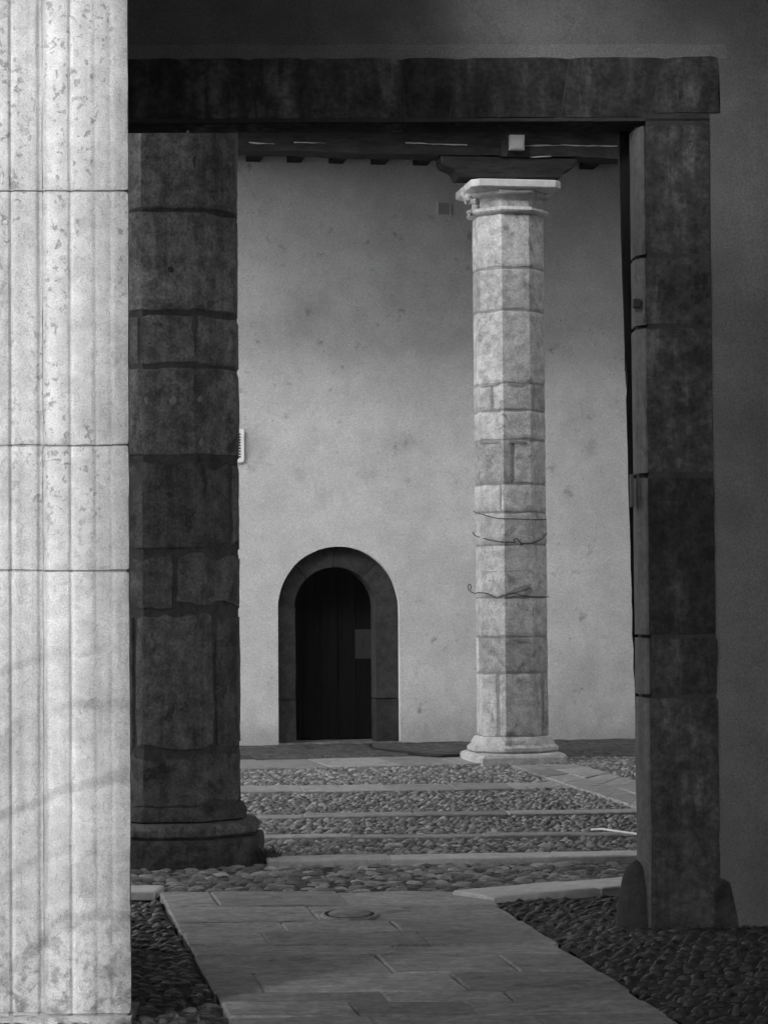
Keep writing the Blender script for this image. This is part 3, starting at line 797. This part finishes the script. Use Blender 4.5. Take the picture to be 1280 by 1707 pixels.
# base
zt = zc(1229, Yc); zp = zc(1258, Yc - .15)
b = MB(); b.lathe_poly(CC.x, CC.y, [(.36, zp * .9), (.40, zp), (.425, zp + .025), (.425, zp + .055), (.40, zp + .078), (.39, zp + .082), (.385, zp + .105), (.36, zt - .01), (.34, zt)], 8, rot_f)
b.obj('base_moulding', m_capstone, col, 38)
b = MB(); s = .455
b.add([], [])
def sqpoly(c, h, ch, rot, j=0):
    pts = []
    for i in range(4):
        a = rot + i * math.pi / 2
        for sg in (-1, 1):
            p = Vector((h, sg * (h - ch))); q = Matrix.Rotation(a, 2) @ p
            pts.append((c.x + q.x + j * nz(i, sg, 1, 3), c.y + q.y + j * nz(i, sg, 4, 3)))
    return pts
b = MB(); rings = [(s, -.02, .06), (s, zp * .6, .06), (s - .012, zp - .01, .07), (s - .04, zp + .003, .08)]
for h_, z_, c_ in rings: b.v += [Vector((x, y, z_)) for x, y in sqpoly(CC, h_, c_, rot_f)]
b.f = [(j * 8 + i, j * 8 + (i + 1) % 8, (j + 1) * 8 + (i + 1) % 8, (j + 1) * 8 + i) for j in range(3) for i in range(8)] + [tuple(range(24, 32)), tuple(range(8))[::-1]]
b.obj('plinth', m_capstone, col)
# capital
cpt = thing('capital', (CC.x, CC.y, zc(354, Yc)), None, None); cpt.parent = col; cpt.location = Vector((CC.x, CC.y, zc(354, Yc))) - Vector(CC)
z354, z345, z325, z316 = zc(356, Yc), zc(344, Yc), zc(326, Yc), zc(315, Yc)
za0, za1 = zc(312, CC.y - .45), zab - .003
b = MB(); b.lathe_poly(CC.x, CC.y, [(.30, z354 - .01), (.345, z354), (.375, z354 + .015), (.385, (z354 + z345) / 2), (.375, z345 - .012), (.345, z345), (.325, z345 + .004)], 8, rot_f)
b.obj('astragal', m_capstone, cpt, 40)
b = MB(); b.lathe_poly(CC.x, CC.y, [(.325, z345), (.325, z345 + .05), (.33, z345 + .08), (.345, z325 - .01)], 8, rot_f)
b.obj('neck', m_capstone, cpt, 40)
b = MB(); b.lathe_poly(CC.x, CC.y, [(.34, z325 - .012), (.385, z325), (.405, z325 + .02), (.41, z316 - .02), (.385, z316), (.36, za0 + .004)], 8, rot_f)
b.obj('echinus', m_capstone, cpt, 40)
b = MB(); rings = [(.385, za0 - .02, .08), (.44, za0, .07), (.452, za0 + .012, .07), (.452, za1 - .008, .07), (.445, za1, .07)]
for h_, z_, c_ in rings: b.v += [Vector((x, y, z_)) for x, y in sqpoly(CC, h_, c_, rot_f)]
b.f = [(j * 8 + i, j * 8 + (i + 1) % 8, (j + 1) * 8 + (i + 1) % 8, (j + 1) * 8 + i) for j in range(4) for i in range(8)] + [tuple(range(32, 40)), tuple(range(8))[::-1]]
b.obj('abacus', mat('abacus_stone', f_stone(.52, .2, 0, .15, .3, 60), .9), cpt)
# broken lumps on the capital's left corner
for k, (px, py, r) in enumerate(((771, 318, .045), (777, 330, .055), (785, 322, .06), (779, 355, .035), (790, 345, .05), (788, 335, .05), (796, 326, .05), (768, 326, .03))):
    c = atY(px + 4, py, CC.y - .14 - .02 * (k % 3)); vs, fs = DOMES[k]; b = MB()
    vs2 = []
    for v in vs: vs2.append(v)
    b = MB(); n1, n2 = 8, 6; vv = []
    for j in range(n2 + 1):
        for i in range(n1):
            t, a = math.pi * j / n2, 2 * math.pi * i / n1
            q = Vector((math.sin(t) * math.cos(a), math.sin(t) * math.sin(a), math.cos(t))); q *= r * (1 + .5 * nz(q.x + k * 3, q.y, q.z, 1.6)); vv.append(c + q)
    b.add(vv, [(j * n1 + i, j * n1 + (i + 1) % n1, (j + 1) * n1 + (i + 1) % n1, (j + 1) * n1 + i) for j in range(n2) for i in range(n1)])
    b.obj('broken_edge', m_capstone, cpt, 25)
# wires round the column
def colwire(pts, r, name, label, cat):
    P = []
    for px, py in pts:
        u = col_u(CC, o8, px)
        if u is None:
            q = atY(px, py, CC.y - .05); P.append(q); continue
        at, L = profile_sampler(o8); p, n_, c = at(u); q2 = p + n_ * .022; P.append(Vector((q2.x, q2.y, atY(px, py, q2.y).z)))
    Q = []
    for i in range(len(P) - 1):
        p0, p1, p2, p3 = P[max(i - 1, 0)], P[i], P[i + 1], P[min(i + 2, len(P) - 1)]
        for k in range(4):
            t = k / 4; Q.append(.5 * ((2 * p1) + (-p0 + p2) * t + (2 * p0 - 5 * p1 + 4 * p2 - p3) * t * t + (-p0 + 3 * p1 - 3 * p2 + p3) * t ** 3))
    Q.append(P[-1]); b = MB(); b.tube(Q, r, 5); o = b.obj(name, m_iron, None, 60, loc=Q[0]); return tag(o, label, cat)
colwire([(789, 852), (797, 854), (812, 859), (832, 864), (855, 865), (880, 866), (908, 866)], .0045, 'wire', 'upper thin wire slung round the pale column, above the hooked one', 'wire')
colwire([(788, 887), (797, 893), (815, 899), (835, 903), (850, 904), (858, 904), (857, 900), (861, 898), (866, 903), (871, 908), (867, 908), (872, 906), (883, 906), (898, 900), (909, 889)], .006, 'wire', 'sagging wire with a curled hook in the middle, round the pale column', 'wire')
colwire([(781, 985), (780, 977), (783, 974), (785, 979), (784, 986), (792, 989), (800, 988), (812, 989), (822, 993), (830, 997), (840, 993), (855, 989), (875, 994), (895, 995), (911, 995)], .0055, 'wire', 'lowest crooked wire on the pale column, ending in a loop at its left', 'wire')

# ================================================================== DARK COLUMN AT LEFT
pc = ground(300, 1445); DC = Vector((atY(290, 1000, pc.y + .56).x + .005, pc.y + .56, 0))
ap_d = .405; rot_d = -math.pi / 2 + R(1.0)
d8 = octagon(DC, ap_d, rot_d); T8d = 8 * 2 * ap_d * math.tan(math.pi / 8)
dcl = thing('stone_column', DC, 'dark octagonal stone column in shade, half hidden behind the bright pillar', 'column')
Yd = DC.y - ap_d
dj = [(1350, 1256), (1253, 1020), (1018, 920), (916, 765), (760, 611), (607, 524), (518, 351), (348, 100)]
ds = [[], [358, 224], [292], [386], [], [234], [], []]
for i, (ya, yb) in enumerate(dj):
    z0, z1 = zc(ya, Yd, 300), zc(yb, Yd, 300)
    back = col_u(DC, d8, 290)
    sp = [col_u(DC, d8, x) for x in ds[i]]; sp = [s for s in sp if s is not None]
    sp = sorted(x % T8d for x in sp + [back + T8d * .4, back + T8d * .62])
    for k in range(len(sp)):
        a = sp[k]; b_ = sp[(k + 1) % len(sp)]
        if b_ <= a: b_ += T8d
        big = i in (0, 1, 2, 3)
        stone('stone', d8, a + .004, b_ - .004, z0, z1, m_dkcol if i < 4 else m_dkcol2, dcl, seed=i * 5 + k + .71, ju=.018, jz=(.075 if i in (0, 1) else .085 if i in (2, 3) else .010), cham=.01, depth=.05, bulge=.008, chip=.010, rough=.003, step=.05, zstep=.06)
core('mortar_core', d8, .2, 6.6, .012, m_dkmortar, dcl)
zA, zB, zC_, zD = zc(1352, Yd, 300), zc(1368, Yd - .05, 300), zc(1402, Yd - .14, 300), 0
b = MB(); b.lathe_poly(DC.x, DC.y, [(.40, zA + .02), (.425, zA - .005), (.44, zB + .02), (.44, zB - .01), (.42, zB - .02)], 8, rot_d); b.obj('base_fillet', m_dkcol, dcl, 40)
b = MB(); b.lathe_poly(DC.x, DC.y, [(.42, zC_ - .01), (.492, zC_ + .004), (.512, zC_ + .022), (.516, zC_ + .05), (.512, zB - .055), (.492, zB - .032), (.45, zB - .022), (.40, zB - .02)], 8, rot_d); b.obj('base_torus', m_dkcol, dcl, 35)
b = MB(); rings = [(.545, -.03, .31), (.548, zC_ * .7, .31), (.545, zC_ - .028, .31), (.530, zC_ - .008, .31), (.49, zC_ + .002, .30)]
for h_, z_, c_ in rings: b.v += [Vector((x, y, z_)) for x, y in sqpoly(DC, h_, c_, rot_d)]
b.f = [(j * 8 + i, j * 8 + (i + 1) % 8, (j + 1) * 8 + (i + 1) % 8, (j + 1) * 8 + i) for j in range(4) for i in range(8)] + [tuple(range(32, 40)), tuple(range(8))[::-1]]
b.obj('plinth', m_dkcol, dcl, 32)
# a pale scar or two and a plug hole on the shaded stones
def scar(px, py, r, mt, name, asp=1.5, seed=0):
    u = col_u(DC, d8, px); at, L = profile_sampler(d8); p, n_, c = at(u); t_ = Vector((-n_.y, n_.x)); vs = []; z = atY(px, py, p.y).z
    for k in range(12):
        a = 2 * math.pi * k / 12; rr = r * (1 + .5 * nz(math.cos(a), math.sin(a), seed, 1.2)); q = p + n_ * .009 + t_ * rr * math.cos(a)
        vs.append(Vector((q.x, q.y, z + rr * asp * math.sin(a))))
    q = p + n_ * .012; vs.append(Vector((q.x, q.y, z)))
    mesh(name, vs, [(k, (k + 1) % 12, 12) for k in range(12)], mt, dcl)
m_scar = mat('chipped_stone', f_stone(.2, .3, 0), .95)
scar(290, 667, .022, m_scar, 'chip', 1.2, 1); scar(334, 665, .018, m_scar, 'chip', 1.0, 2); scar(335, 737, .014, m_scar, 'chip', 2.0, 3); scar(246, 668, .012, m_scar, 'chip', 2, 5)
scar(287, 450, .020, m_dark, 'plug_hole', 1.0, 4); scar(285, 825, .016, m_dark, 'plug_hole', 1.2, 6)

# ================================================================== FRONT WALL WITH THE BIG PORTAL
FY = R(1.2); FD = Vector((math.cos(FY), math.sin(FY), 0)); FN = Vector((math.sin(FY), -math.cos(FY), 0))
F0 = ground(1130, 1545); F0 = Vector((F0.x, F0.y, 0))
def fu(px, py): p = on_plane(px, py, F0, FN); return (p - F0).dot(FD), p.z
def fp(u, z, o=0.0): p = F0 + FD * u + FN * o; return Vector((p.x, p.y, z))
zl0 = fu(640, 206)[1]; zl1 = fu(640, 96)[1]
jR = fu(1076, 800)[0]                         # inner arris of the right jamb (face)
jT, jB = fu(1073, 240)[0], fu(1085, 1400)[0]
xL = fu(110, 800)[0]
oR = fu(1190, 800)[0]
pw = thing('portal_wall', F0, 'shaded dark plaster wall pierced by the big stone framed doorway', 'wall')
def fbox(b, u0, u1, z0, z1, o0, o1):
    b.prism([tuple(fp(u, 0, o))[:2] for u, o in ((u0, o0), (u0, o1), (u1, o1), (u1, o0))], z0, z1)
wide = .22
b = MB(); fbox(b, jR + wide, 6.5, -.1, 12.2, 0, -.30); fbox(b, -5.2 - F0.x, xL - wide, -.1, 12.2, 0, -.30); fbox(b, -20, -9.4 - F0.x, -.1, 12.2, 0, -.30); fbox(b, -9.4 - F0.x, -5.2 - F0.x, 4.4, 12.2, 0, -.30); fbox(b, xL - wide, jR + wide, zl0 + .22, 12.2, 0, -.30)  # unseen: extra height blocks sun, left gap lets light onto the dark column
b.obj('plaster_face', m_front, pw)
b = MB(); fbox(b, -5.2 - F0.x, xL - wide - .12, -.1, 6.6, -.302, -.58); fbox(b, -20, -9.4 - F0.x, -.1, 6.6, -.302, -.58); fbox(b, -9.4 - F0.x, -5.2 - F0.x, 4.4, 6.6, -.302, -.58); fbox(b, xL - wide - .12, jR + wide + .12, zl0 + .32, 6.6, -.302, -.58)
b.obj('gallery_side_plaster', m_inner, pw)  # unseen pale layer added to bounce court light onto the dark column
b = MB(); fbox(b, jR + wide + .12, 6.5, -.1, 6.6, -.302, -.575); b.obj('gallery_side_plaster', m_wing, pw)
# repaired band above the lintel
b = MB(); nn = 50; u0_, u1_ = xL - .4, fu(1210, 90)[0]
for i in range(nn + 1):
    u = u0_ + (u1_ - u0_) * i / nn
    b.v += [fp(u, zl1 - .01, .005), fp(u, zl1 + .062 + .006 * nz(u, 1, 1, 3), .005), fp(u, zl1 + .064 + .006 * nz(u, 1, 1, 3), 0)]
b.f = [(3 * i, 3 * i + 3, 3 * i + 4, 3 * i + 1) for i in range(nn)] + [(3 * i + 1, 3 * i + 4, 3 * i + 5, 3 * i + 2) for i in range(nn)]
b.obj('plaster_band', m_band, pw, 60)
# right jamb profile in plan, tapered a little with height by building stones between shifted profiles
df = thing('door_frame', fp((jR + oR) / 2, 0), None, None); df.parent = pw; df.location = fp((jR + oR) / 2, 0) - F0
def jamb_prof(sh, outer, mirror=False):
    ch = .032
    pts = [(jR + sh + .001, -.10), (jR + sh + .001, .012), (outer, .012), (outer, -.10)]
    P_ = [fp(u, 0, o) for u, o in pts]; return [(p.x, p.y) for p in P_]
ch_ = .040
m_edge = mat('lit_tone_edge_stone', f_stone(.11, .4, .15, .3, .3, 40, .2), .9, .5, .01)  # paler than the frame: light on the chamfer put into the colour
jy = [(1545, 1162), (1158, 1062), (1058, 794), (788, 546), (541, 428), (424, 208)]
ow = [1199, 1195, 1191, 1187, 1184, 1182]
for i, (ya, yb) in enumerate(jy):
    z0, z1 = fu(1120, ya)[1], fu(1120, yb)[1]; 
    if i == 0: z0 = -.02
    ym = (ya + yb) / 2; t = (ym - 240) / 1160; sh = (jT + (jB - jT) * t) - jR
    outer = fu(ow[i], ym)[0]
    pr = jamb_prof(sh, outer)
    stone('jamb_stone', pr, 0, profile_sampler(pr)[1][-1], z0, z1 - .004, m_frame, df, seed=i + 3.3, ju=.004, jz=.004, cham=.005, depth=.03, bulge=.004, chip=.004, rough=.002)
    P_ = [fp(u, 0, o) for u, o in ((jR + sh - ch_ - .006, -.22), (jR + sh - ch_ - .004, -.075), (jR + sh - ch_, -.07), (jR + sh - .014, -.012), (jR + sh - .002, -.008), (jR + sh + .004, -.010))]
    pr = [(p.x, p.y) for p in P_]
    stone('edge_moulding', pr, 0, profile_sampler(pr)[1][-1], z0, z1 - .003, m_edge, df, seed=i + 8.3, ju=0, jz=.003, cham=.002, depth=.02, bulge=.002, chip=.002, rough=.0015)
b = MB(); fbox(b, jR + .02, oR - .004, -.1, zl0 + .02, .004, -.20); fbox(b, jR - .022, jR + .019, -.1, zl0 + .02, -.085, -.20); b.obj('jamb_core', m_framejoint, df)
# left jamb (behind the bright pillar)
for i, (za, zb_) in enumerate(((0, 1.1), (1.105, 2.2), (2.205, 3.1), (3.105, zl0 - .003))):
    P_ = [fp(u, 0, o) for u, o in ((xL - .42, -.1), (xL - .42, .012), (xL, .012), (xL + .03, -.055), (xL + .03, -.22))]
    pr = [(p.x, p.y) for p in P_]
    stone('jamb_stone', pr, 0, profile_sampler(pr)[1][-1], za, zb_, m_frame, df, seed=i + 13.3, ju=.004, jz=.004, depth=.03)
b = MB(); fbox(b, xL - .40, xL - .02, -.1, zl0 + .02, -.008, -.20); b.obj('jamb_core', m_framejoint, df)
# lintel: flat arch of slanting stones
top_x = [-60, 60, 170, 300, 415, 506, 668, 766, 950, 1108, 1197]; bot_x = [-60, 70, 185, 310, 430, 517, 676, 748, 932, 1078, 1201]
for i in range(len(top_x) - 1):
    ut0, ut1 = fu(top_x[i], 96)[0], fu(top_x[i + 1], 96)[0]; ub0, ub1 = fu(bot_x[i], 210)[0], fu(bot_x[i + 1], 200)[0]
    zb0 = zl0 if i < 9 else zl0 + .02
    nu, nv = 8, 4; vs = []; gap = .009 if i == 5 else .005
    prf = [(zb0 + 0.0, -.22), (zb0 + .003, -.05), (zb0 + .028, .010), (zb0 + .12, .012), (zl1 - .1, .012), (zl1 - .012, .012), (zl1, .002), (zl1 + .0, -.2)]
    for j, (z, o) in enumerate(prf):
        t = (z - zb0) / (zl1 - zb0)
        for k in range(nu + 1):
            s_ = k / nu; a = ub0 + (ut0 - ub0) * t + gap * (1 + 1.5 * nz(z * 4, i, 1, 2)); c = ub1 + (ut1 - ub1) * t - gap * (1 + 1.5 * nz(z * 4, i + 7, 1, 2)); u = a + (c - a) * s_
            oo = o + .003 * nz(u * 3, z * 3, i, 1.5) - (.006 if k in (0, nu) and 1 < j < 7 else 0)
            zz = z + (.007 * nz(u, 3, 3, 3) if j >= 5 else .0015 * nz(u, 3, 8, 5))
            vs.append(fp(u, zz, oo))
    m_ = nu + 1
    fs = [(j * m_ + k, j * m_ + k + 1, (j + 1) * m_ + k + 1, (j + 1) * m_ + k) for j in range(len(prf) - 1) for k in range(nu)]
    fs += [tuple(j * m_ for j in range(len(prf)))[::1], tuple(j * m_ + nu for j in range(len(prf)))[::-1]]
    mesh('lintel_stone', vs, fs, m_frame, df, 25)
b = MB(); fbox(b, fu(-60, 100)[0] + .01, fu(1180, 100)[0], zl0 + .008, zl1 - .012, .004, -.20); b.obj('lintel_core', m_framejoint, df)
# worn foot of the right jamb, spreading over the plaster
fz = fu(1200, 1466)[1]; fe = fu(1226, 1500)[0]; f1 = fu(1196, 1500)[0]
pts = [(f1 - .02, -.02), (fe + .012, -.02), (fe, .06), (fe - .012, .12), (fe - .03, fz - .02), (fe - .055, fz + .0), (f1 - .02, fz + .012)]
n = len(pts); b = MB(); b.v = [fp(u, z, .018) for u, z in pts] + [fp(u + .008, z, -.02) for u, z in pts]
b.f = [tuple(range(n)), tuple(range(n, 2 * n))[::-1]] + [(i, n + i, n + (i + 1) % n, (i + 1) % n) for i in range(n)]
o = b.obj('foot_stone', m_frame, df)
# open door leaf, seen along its edge behind the jamb
dl = thing('door_leaf', fp(jR, 0, -.30), None, None, None); dl.parent = pw; dl.location = fp(jR, 0, -.30) - F0
def leaf_plank(k, y0, y1):
    vs = []; n = 46
    for j in range(n + 1):
        z = .03 + (zl0 + .06 - .03) * j / n; t = 1 - j / n
        q = fu(1040 + 24 * t, 0)[0]; wob = .005 * nz(z, k, 2, 2.5) + (-.010 if abs(z - fu(640, 625)[1]) < .03 else 0) * -1
        le = q + wob + (.012 * nz(z * 2, k, 9, 3) if t > .5 else 0) * .5
        th = .05
        d0 = Vector((fp(le, 0, -.30).x, fp(le, 0, -.30).y)); sight = d0.normalized()
        nrm = Vector((sight.y, -sight.x))
        for (a, c) in ((0, y0), (th, y0), (th, y1), (0, y1)):
            p = d0 + sight * c + nrm * a; vs.append(Vector((p.x, p.y, z)))
    fs = []
    for j in range(n):
        for k2 in range(4):
            a = j * 4 + k2; b_ = j * 4 + (k2 + 1) % 4; fs.append((a, b_, b_ + 4, a + 4))
    fs += [(3, 2, 1, 0), (n * 4, n * 4 + 1, n * 4 + 2, n * 4 + 3)]
    mesh('plank', vs, fs, m_woodz, dl)
for k in range(5): leaf_plank(k, .24 * k, .24 * k + .234)
# latch stub on the reveal
u_, z_ = fu(1061, 505); b = MB(); fbox(b, u_ - .016, u_ + .016, z_ - .02, z_ + .02, -.055, .006); b.obj('hinge_socket', m_dark, df)
u_, z_ = fu(1057, 815); b = MB(); fbox(b, u_ - .012, u_ + .004, z_ - .085, z_ + .075, -.10, -.045); b.obj('latch_plate', m_iron, df)

# guard stone at the foot of the jamb
gp = ground(1058, 1540); gz = atY(1058, 1430, gp.y + .03).z
b = MB(); n1, n2 = 16, 10; hw = 31 * gp.y / FPX
for j in range(n2 + 1):
    t = j / n2
    r = hw * (1.06 - .12 * t) * math.sqrt(max(0, 1 - (t ** 2.6))) if t < 1 else .0
    for i in range(n1):
        a = 2 * math.pi * i / n1; rr = r * (1 + .05 * nz(math.cos(a), math.sin(a), t * 2, 1.4))
        b.v.append(Vector((gp.x + rr * math.cos(a) + .006 * t, gp.y - .03 + rr * math.sin(a) * .9, -.02 + (gz + .02) * t)))
b.f = [(j * n1 + i, j * n1 + (i + 1) % n1, (j + 1) * n1 + (i + 1) % n1, (j + 1) * n1 + i) for j in range(n2) for i in range(n1)]
o = b.obj('guard_stone', m_guard, None, 60, loc=(gp.x, gp.y - .03, 0)); tag(o, 'dark rounded guard stone standing against the foot of the right door jamb', 'guard stone')

# ================================================================== BRIGHT PILLAR AT LEFT
PY = ground(150, 1703).y
def px_at(px, Y): return atY(px, 1000, Y).x
XR = px_at(217, PY)
def relief(x):                                                   # soft flutes and fillets: (centre, half width, depth)
    d = .008 if x <= 66 else -.007
    for lo, hi, a in ((66, 77, -.015), (148, 172, .007), (182, 196, -.004)):          # the planes run softly into each other
        if lo == 66: d = .008 - .015 * min(1, max(0, (x - 66) / 11)) if x < 148 else d
        else: t = min(1, max(0, (x - lo) / (hi - lo))); d += a * t * t * (3 - 2 * t)
    for c, hw, dp in ((187, 5, .003), (161, 5, .002), (120, 6, .007), (71, 9, .013), (42, 16, .004), (20.5, 6, .009), (-20, 20, .004), (-70, 9, .02)):
        if abs(x - c) < hw: d = max(d, d + dp * .5 * (1 + math.cos(math.pi * (x - c) / hw)))
    return d
xs_ = [216.4, 214, 205, 197, 194, 191.5, 189, 187, 185, 182.5, 176, 172, 168, 165, 163, 161, 159, 156.5, 152, 148, 140, 126, 124, 122, 120, 118, 116, 114, 98, 80, 77.5, 75, 73, 71, 69, 67, 64.5, 62, 58, 50, 42, 34, 27, 24.5, 22.5, 20.5, 18.5, 16.5, 14, -10, -61, -66, -70, -74, -79, -150]
seg = [(217, .62)] + [(x, relief(x)) for x in xs_] + [(-152, .6)]
pprof = [(px_at(x, PY + d), PY + d) for x, d in seg]
pprof = pprof[::-1]
plc = Vector((px_at(60, PY + .3), PY + .3, 0))
pil = thing('stone_pillar', plc, 'bright sunlit pale stone pillar with vertical mouldings at the left edge', 'pillar')
atp, Lp = profile_sampler(pprof)
zj = [.028] + [atY(120, y, PY).z for y in (952, 743, 319)] + [5.7]
iu = [i for i, (x, d) in enumerate(seg[::-1]) if x == 71][0]          # the two halves of each course meet in the deep groove
ug = (Lp[iu] + Lp[iu + 1]) / 2
for i in range(4):
    for k, (a, c) in enumerate(((0.0, ug - .0012), (ug + .0012, Lp[-1]))):
        dz = .004 if k == 0 else 0
        stone('stone', pprof, a, c, zj[i] + .0025 + dz, zj[i + 1] - .0025 + dz, m_marble, pil, seed=i * 2 + k + .9, step=.03, zstep=.05,
              ju=0, jz=.003, cham=.003, depth=.03, bulge=.002, chip=.0016, rough=.0011, smooth=40)
core('mortar_core', pprof, 0, 5.7, .012, m_marble_joint, pil, closed=True)
b = MB(); nn = 30; XLf = px_at(-150, PY); e = .03
for i in range(nn + 1):
    x = XLf - .03 + (XR + .003 - XLf + .03) * i / nn
    r_ = .006 * nz(x, 3, 2, 9)
    b.v += [Vector((x, PY - .045 + r_, -.03)), Vector((x, PY - .045 + r_, .008 + r_)), Vector((x, PY - .03 + r_, .02 + r_)), Vector((x, PY + .3, .024))]
b.f = [(4 * i + k, 4 * i + 4 + k, 4 * i + 5 + k, 4 * i + 1 + k) for i in range(nn) for k in range(3)] + [(4 * nn, 4 * nn + 3, 4 * nn + 2, 4 * nn + 1)]
b.obj('plinth', m_marble, pil, 40)

# ================================================================== LITTLE THINGS
# black hose from the doorway along the wall foot
hp = [(622, 1234), (616, 1240), (622, 1245), (645, 1248), (675, 1251), (705, 1255), (735, 1257), (765, 1256), (785, 1253)]
P = [ground(x, y + 3, .035) for x, y in hp]; b = MB(); Q = []
for i in range(len(P) - 1):
    for k in range(5): Q.append(P[i].lerp(P[i + 1], k / 5))
b.tube(Q, .017, 8); o = b.obj('hose', m_black, None, 60, loc=Q[0]); tag(o, 'black hose lying on the ground from the arched doorway towards the column', 'hose')
P = [ground(985, 1383, .03), ground(1003, 1382, .04), ground(1030, 1386, .04), ground(1066, 1391, .04), ground(1130, 1399, .04)]
b = MB(); b.tube(P, .0075, 8); o = b.obj('pipe', m_white, None, 60, loc=P[0]); tag(o, 'thin white pipe lying across the cobbles beside the right door jamb', 'pipe')
# drain hollow in the path
c = ground(583, 1529); dz = thing('drain_cover', (c.x, c.y, .02), 'low oval drain cover with a gap painted dark in the slab path', 'drain cover')
b = MB(); n = 28; rx, ry = .115, .17
for (k, z) in ((.90, .005), (.94, .020), (.88, .025), (.3, .028)):
    b.v += [Vector((c.x + rx * k * math.cos(2 * math.pi * i / n), c.y + ry * k * math.sin(2 * math.pi * i / n), z)) for i in range(n)]
b.f = [(j * n + i, j * n + (i + 1) % n, (j + 1) * n + (i + 1) % n, (j + 1) * n + i) for j in range(3) for i in range(n)] + [tuple(range(3 * n, 4 * n))]
b.obj('lid', m_slab, dz, 50)
b = MB()
for (k, z) in ((1.10, .0), (1.13, .020), (1.25, .020), (1.32, .008)):
    b.v += [Vector((c.x + rx * k * math.cos(2 * math.pi * i / n), c.y + ry * k * math.sin(2 * math.pi * i / n), z)) for i in range(n)]
b.f = [(j * n + i, j * n + (i + 1) % n, (j + 1) * n + (i + 1) % n, (j + 1) * n + i) for j in range(3) for i in range(n)]
b.obj('rim', m_slab, dz, 50)
b = MB(); b.add([Vector((c.x + rx * 1.12 * math.cos(2 * math.pi * i / n), c.y + ry * 1.12 * math.sin(2 * math.pi * i / n), .014)) for i in range(n)], [tuple(range(n))]); b.obj('gap_shade', m_dark, dz)  # dark disc stands in for the shade inside the gap
# weed tuft by the dark column's plinth
c = ground(449, 1434); b = MB()
for k in range(60):
    a = random.uniform(0, 6.28); r = random.uniform(0, .07); h_ = random.uniform(.03, .10); p = Vector((c.x + r * math.cos(a), c.y + r * math.sin(a), 0))
    t = Vector((math.cos(a) * h_ * .7, math.sin(a) * h_ * .7, h_)); s_ = Vector((-math.sin(a), math.cos(a), 0)) * .006
    b.add([p - s_, p + s_, p + t * .6 + s_ * 1.4, p + t, p + t * .6 - s_ * 1.4], [(0, 1, 2, 3, 4)])
o = b.obj('weed', m_leaf, None, None, loc=(c.x, c.y, 0)); tag(o, 'small weed tuft growing beside the plinth of the dark column', 'weed')

# ================================================================== UNSEEN BUILDINGS (out of the frame; mostly added to shade the hall and the court)
def building(name, boxes, label, cat='building', mt=None):
    b = MB()
    for a, c in boxes: b.box(a, c)
    o = b.obj(name, mt or m_outer, None, None, loc=(boxes[0][0][0], boxes[0][0][1], 0)); return tag(o, label, cat)
building('sun_block_storey', [((-1.0, 12.7, 6.75), (7, 15.6, 10.6)), ((-1.0, 12.7, 6.6), (7, 15.6, 6.74))], 'unseen block above the doorway gallery, added to keep sun off the court')  # added mass, sized to keep sun off the far court
building('outer_block_wall', [((-5.6, PY + .25, -.1), (px_at(-150, PY) - .0, PY + .7, 9.2)), ((-20, PY + .25, -.1), (-11, PY + .7, 9.2)), ((-10.99, PY + .25, 3.6), (-5.61, PY + .7, 9.2))], 'unseen wall left of the bright pillar, added to hold back sun, out of the picture', 'wall')  # added to stop sun on the portal wall; its gap lights the dark column
building('hall_shade_roof', [((-20, PY + .12, 5.71), (7, 12.02, 6.0)), ((-1.15, -6, 6.005), (7, PY + .5, 6.2))], 'flat roof added to keep light out of the hall, out of the picture', 'roof')  # added over the viewer's side to keep sun and sky out of the hall
building('hall_shade_wall', [((6.5, -6, -.1), (7, 12.0, 5.7))], 'blocking wall added to keep the hall dark on the right, out of the picture', 'wall')  # added to close the hall's right side so it stays dark
building('sky_block_wing', [((-20, 3.5, -.1), (-6.5, 9, 11.0)), ((-20, -14, -.1), (-14, 3.4, 4.5))], 'block added across the near courtyard to hide sky from the pillar, out of the picture')  # added to hide sky from the left part of the pillar
building('court_dimming_block', [((3.7, 15.7, -.1), (9, 22.5, 12.0))], 'dark block added right of the courtyard to dim the far column, out of the picture', mt=m_wing)  # added close and dark to dim the far column's right facet
# added unseen blocker left of the camera; sunlight passes its end, reaches the pillar only
t = math.tan(SUN_AZ)
tx, ty = XR + .21, PY + .0
ye = 7.8
we = Vector((tx - (ty - ye) * t, ye))
wd = (we - Vector((-.33, .5))).normalized(); wn = Vector((-wd.y, wd.x))
b = MB(); s0 = we; s1 = we - wd * 11.5
b.prism([tuple(s0), tuple(s0 + wn * .3), tuple(s1 + wn * .3), tuple(s1)], -.1, 5.9)
o = b.obj('sun_block_wall', m_inner, None, None, loc=(s0.x, s0.y, 0)); tag(o, 'sun blocking wall added left of the viewer, out of the picture', 'wall')
# far wall top storey
b = MB(); b.prism([tuple(wp(u, 0, o_))[:2] for u, o_ in ((-4, -.4), (9, -.4), (9, 3.0), (-4, 3.0))], jz_ + .26, 9.5)
o = b.obj('far_gallery_storey', m_outer, None, None, loc=wp(0, 0)); tag(o, 'upper storey above the far gallery, out of the picture', 'building')
print('SIDE WALL END', we, 'frame edge x at that depth', px_at(0, ye), 'PY', PY, 'XR', XR, 'col', CC, 'DC', DC, 'W0', W0, 'F0', F0, 'bz', bz0, bz1)
